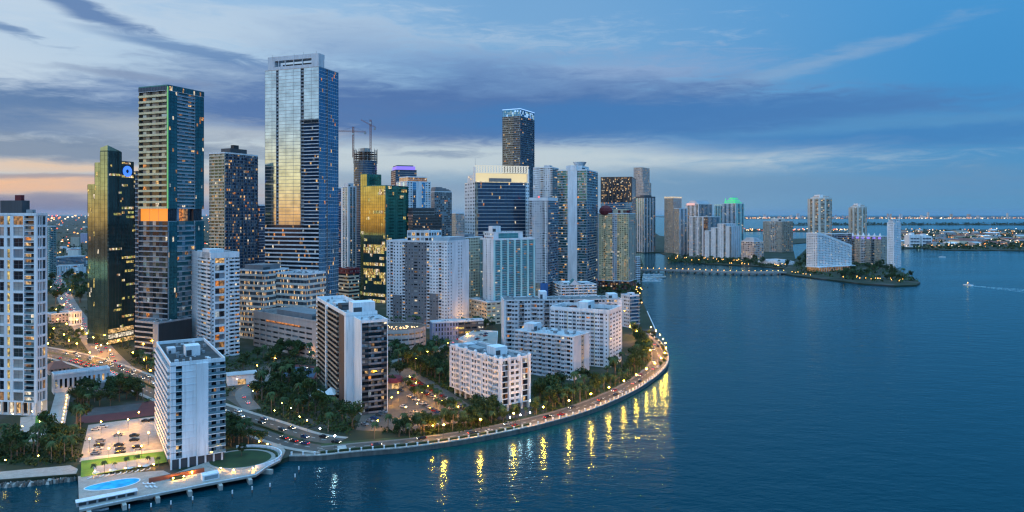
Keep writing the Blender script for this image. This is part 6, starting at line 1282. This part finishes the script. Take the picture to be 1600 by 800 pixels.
for px0, px1, py, h_ in ((1421, 1440, 386, 40), (1440, 1458, 386, 36)):
    X, Y = w2(px0, py); w = (px1-px0)/F*Y; b = MB(); b.box(0, w-4, 0, 30, 0, h_, 'white')
    for k in range(3):
        for j in range(6): b.box(4+j*(w-10)/6, 4+j*(w-10)/6+3.5, -.5, -.05, 5+k*10, 10+k*10, 'glass_navy')
    b.box(w*.2, w*.45, 4, 20, h_, h_+7, 'white'); o = b.build('port_building', None, (X, Y, .2)); tag(o, 'white boxy building at the left end of the port island' if px0 < 1430 else 'second white boxy building at the left end of the port island', 'building')
def dot(s, mats, zr=(3, 9)):
    def mk(b, X, Y): 
        k = s*max(1, Y/1500)*R.uniform(.6, 1.3); z = R.uniform(*zr); b.box(X-k, X+k, Y-k, Y+k, z, z+2*k, R.choice(mats))
    return mk
def in_land(x0, x1, y0, y1, pw=1.0):
    def f():
        while True:
            p = w2(R.uniform(x0, x1), y0+(y1-y0)*R.random()**pw)
            if not any(inside(p, q) for q in FOOT): return p
    return f
scatter('island_shrubbery', 'low dark planting covering the island', 330, in_poly(((1238, 428), (1250, 402), (1300, 390), (1380, 412), (1410, 427), (1430, 440), (1400, 443), (1300, 435))), clump(7))
scatter('quay_shrubbery', 'low dark planting along the far quay', 300, in_poly(((1046, 410), (1044, 403), (1150, 408), (1235, 410), (1222, 418), (1180, 415), (1110, 412))), clump(6))
glow('city_warm', (1, .50, .16), 2.6); glow('city_white', (1, .80, .55), 2.6); glow('city_red', (1, .12, .05), 2.0); glow('city_orange', (1, .32, .06), 2.4)
CM = ['city_warm', 'city_warm', 'city_white', 'city_orange', 'city_orange', 'city_red']
scatter('suburb_woodland', 'dark tree cover over the flat suburbs at the left horizon', 2600, in_land(60, 1000, 338, 460, 1.6), clump(9))
scatter('port_woodland', 'dark tree cover along the port island', 420, in_land(1405, 1610, 359, 390), clump(14))
scatter('causeway_woodland', 'dark tree line along the low causeways across the bay', 160, in_land(1238, 1620, 350.5, 351.8), clump(26))
scatter('causeway_woodland', 'dark trees on the small causeway islet behind the tower cluster', 60, in_land(1162, 1325, 358.8, 361.4), clump(14))
scatter('city_lights', 'countless street lights spread over the suburbs at the left horizon', 900, in_land(60, 760, 337, 440, 2.0), dot(.9, CM))
scatter('port_lights', 'countless warm lights strung over the port island', 300, in_land(1406, 1610, 359, 389), dot(.55, ['city_warm', 'city_white', 'city_white', 'city_orange']))
scatter('shore_lights', 'fine row of lights along the far shore under the horizon', 260, in_land(1130, 1620, 341, 342), dot(.55, ['city_warm', 'city_white', 'city_orange']))
scatter('causeway_lights', 'string of lights along the causeway behind the tower cluster', 90, in_land(1162, 1325, 359.5, 361.5), dot(.7, ['city_warm', 'city_white', 'city_red']))
for i in range(150):
    px, py = R.uniform(70, 330), 341+95*R.random()**1.5; X, Y = w2(px, py)
    if any(inside((X, Y), q) for q in FOOT) or not clear((X, Y), 4): continue
    w, d, h = R.uniform(12, 34), R.uniform(10, 24), R.uniform(5, 14)+(R.random() < .12)*25
    b = MB(); b.box(-w/2, w/2, 0, d, 0, h, R.choice(FARC+['white'])); b.box(-w/2+.5, w/2-.5, .5, d-.5, h, h+.6, R.choice(['roof_grey', 'roof_pale', 'terracotta'])); b.box(-w*.35, w*.2, -.2, -.02, 1.5, 3.5, R.choice(['lit_dim', 'glass_navy', 'lit_warm']))
    o = b.build('suburb_house', None, (X, Y, 0), R.uniform(-.6, .6)); tag(o, 'small low building among the dark suburb trees at the left horizon', 'building', 'suburb buildings')
    FOOT.append([(X-w/2, Y-2), (X+w/2, Y-2), (X+w/2, Y+d), (X-w/2, Y+d)])

# ================================================================== POOL DECK FURNITURE
b = MB(); b.box(-.35, .35, -.95, .5, .28, .36, 'white'); b.hexa([(-.35, .5, .28), (.35, .5, .28), (.35, .56, .3), (-.35, .56, .3), (-.35, .95, .72), (.35, .95, .72), (.35, 1.0, .72), (-.35, 1.0, .72)], 'white'); b.box(-.33, -.27, -.9, -.84, 0, .28, 'grey'); b.box(.27, .33, -.9, -.84, 0, .28, 'grey'); b.box(-.33, -.27, .4, .46, 0, .28, 'grey'); b.box(.27, .33, .4, .46, 0, .28, 'grey'); LNG = b.mesh('sun_lounger')
for i in range(11):
    p = w2(140+i*9.2, 748-i*1.35, .6); o = inst('sun_lounger', LNG, None, (*p, .6), -.35+R.uniform(-.1, .1)); tag(o, 'white sun lounger in the row along the far side of the blue pool', 'lounger', 'loungers behind the pool')
for i in range(6):
    p = w2(226+i*3.5, 757+(i % 2)*5, .6); o = inst('sun_lounger', LNG, None, (*p, .6), 1.1+R.uniform(-.2, .2)); tag(o, 'white sun lounger grouped at the right end of the blue pool', 'lounger', 'loungers right of the pool')
for i in range(4):
    p = w2(150+i*26, 746-i*3.6, .6); r = empty('parasol', (*p, .6)); tag(r, 'pale closed-weave parasol over the loungers behind the pool', 'parasol', 'pool parasols'); b = MB(); b.tube((0, 0, 0), (0, 0, 2.5), .04, .04, 'steel'); b.build('pole', r); b = MB(); b.cone((0, 0), 1.5, .05, 2.1, 2.7, 'white_warm', 8); b.build('canopy', r)

# ================================================================== HAZE
m = bpy.data.materials.new('haze'); m.use_nodes = True; t = m.node_tree; t.nodes.remove(t.nodes['Principled BSDF']); MATS['haze'] = m
v = nd(t, 'ShaderNodeVolumePrincipled'); v.inputs['Color'].default_value = (.42, .68, .98, 1); v.inputs['Density'].default_value = 1.1e-5; v.inputs['Anisotropy'].default_value = .2; t.links.new(v.outputs[0], t.nodes['Material Output'].inputs['Volume'])
hz = MB(); hz.box(-45000, 45000, -400, 60000, -9, 320, 'haze'); o = hz.build('haze'); o['kind'] = 'stuff'

# print('BROAD', sum(o.name.startswith('broadleaf') for o in bpy.data.objects), 'PALM', sum(o.name.startswith('palm_tree') for o in bpy.data.objects))
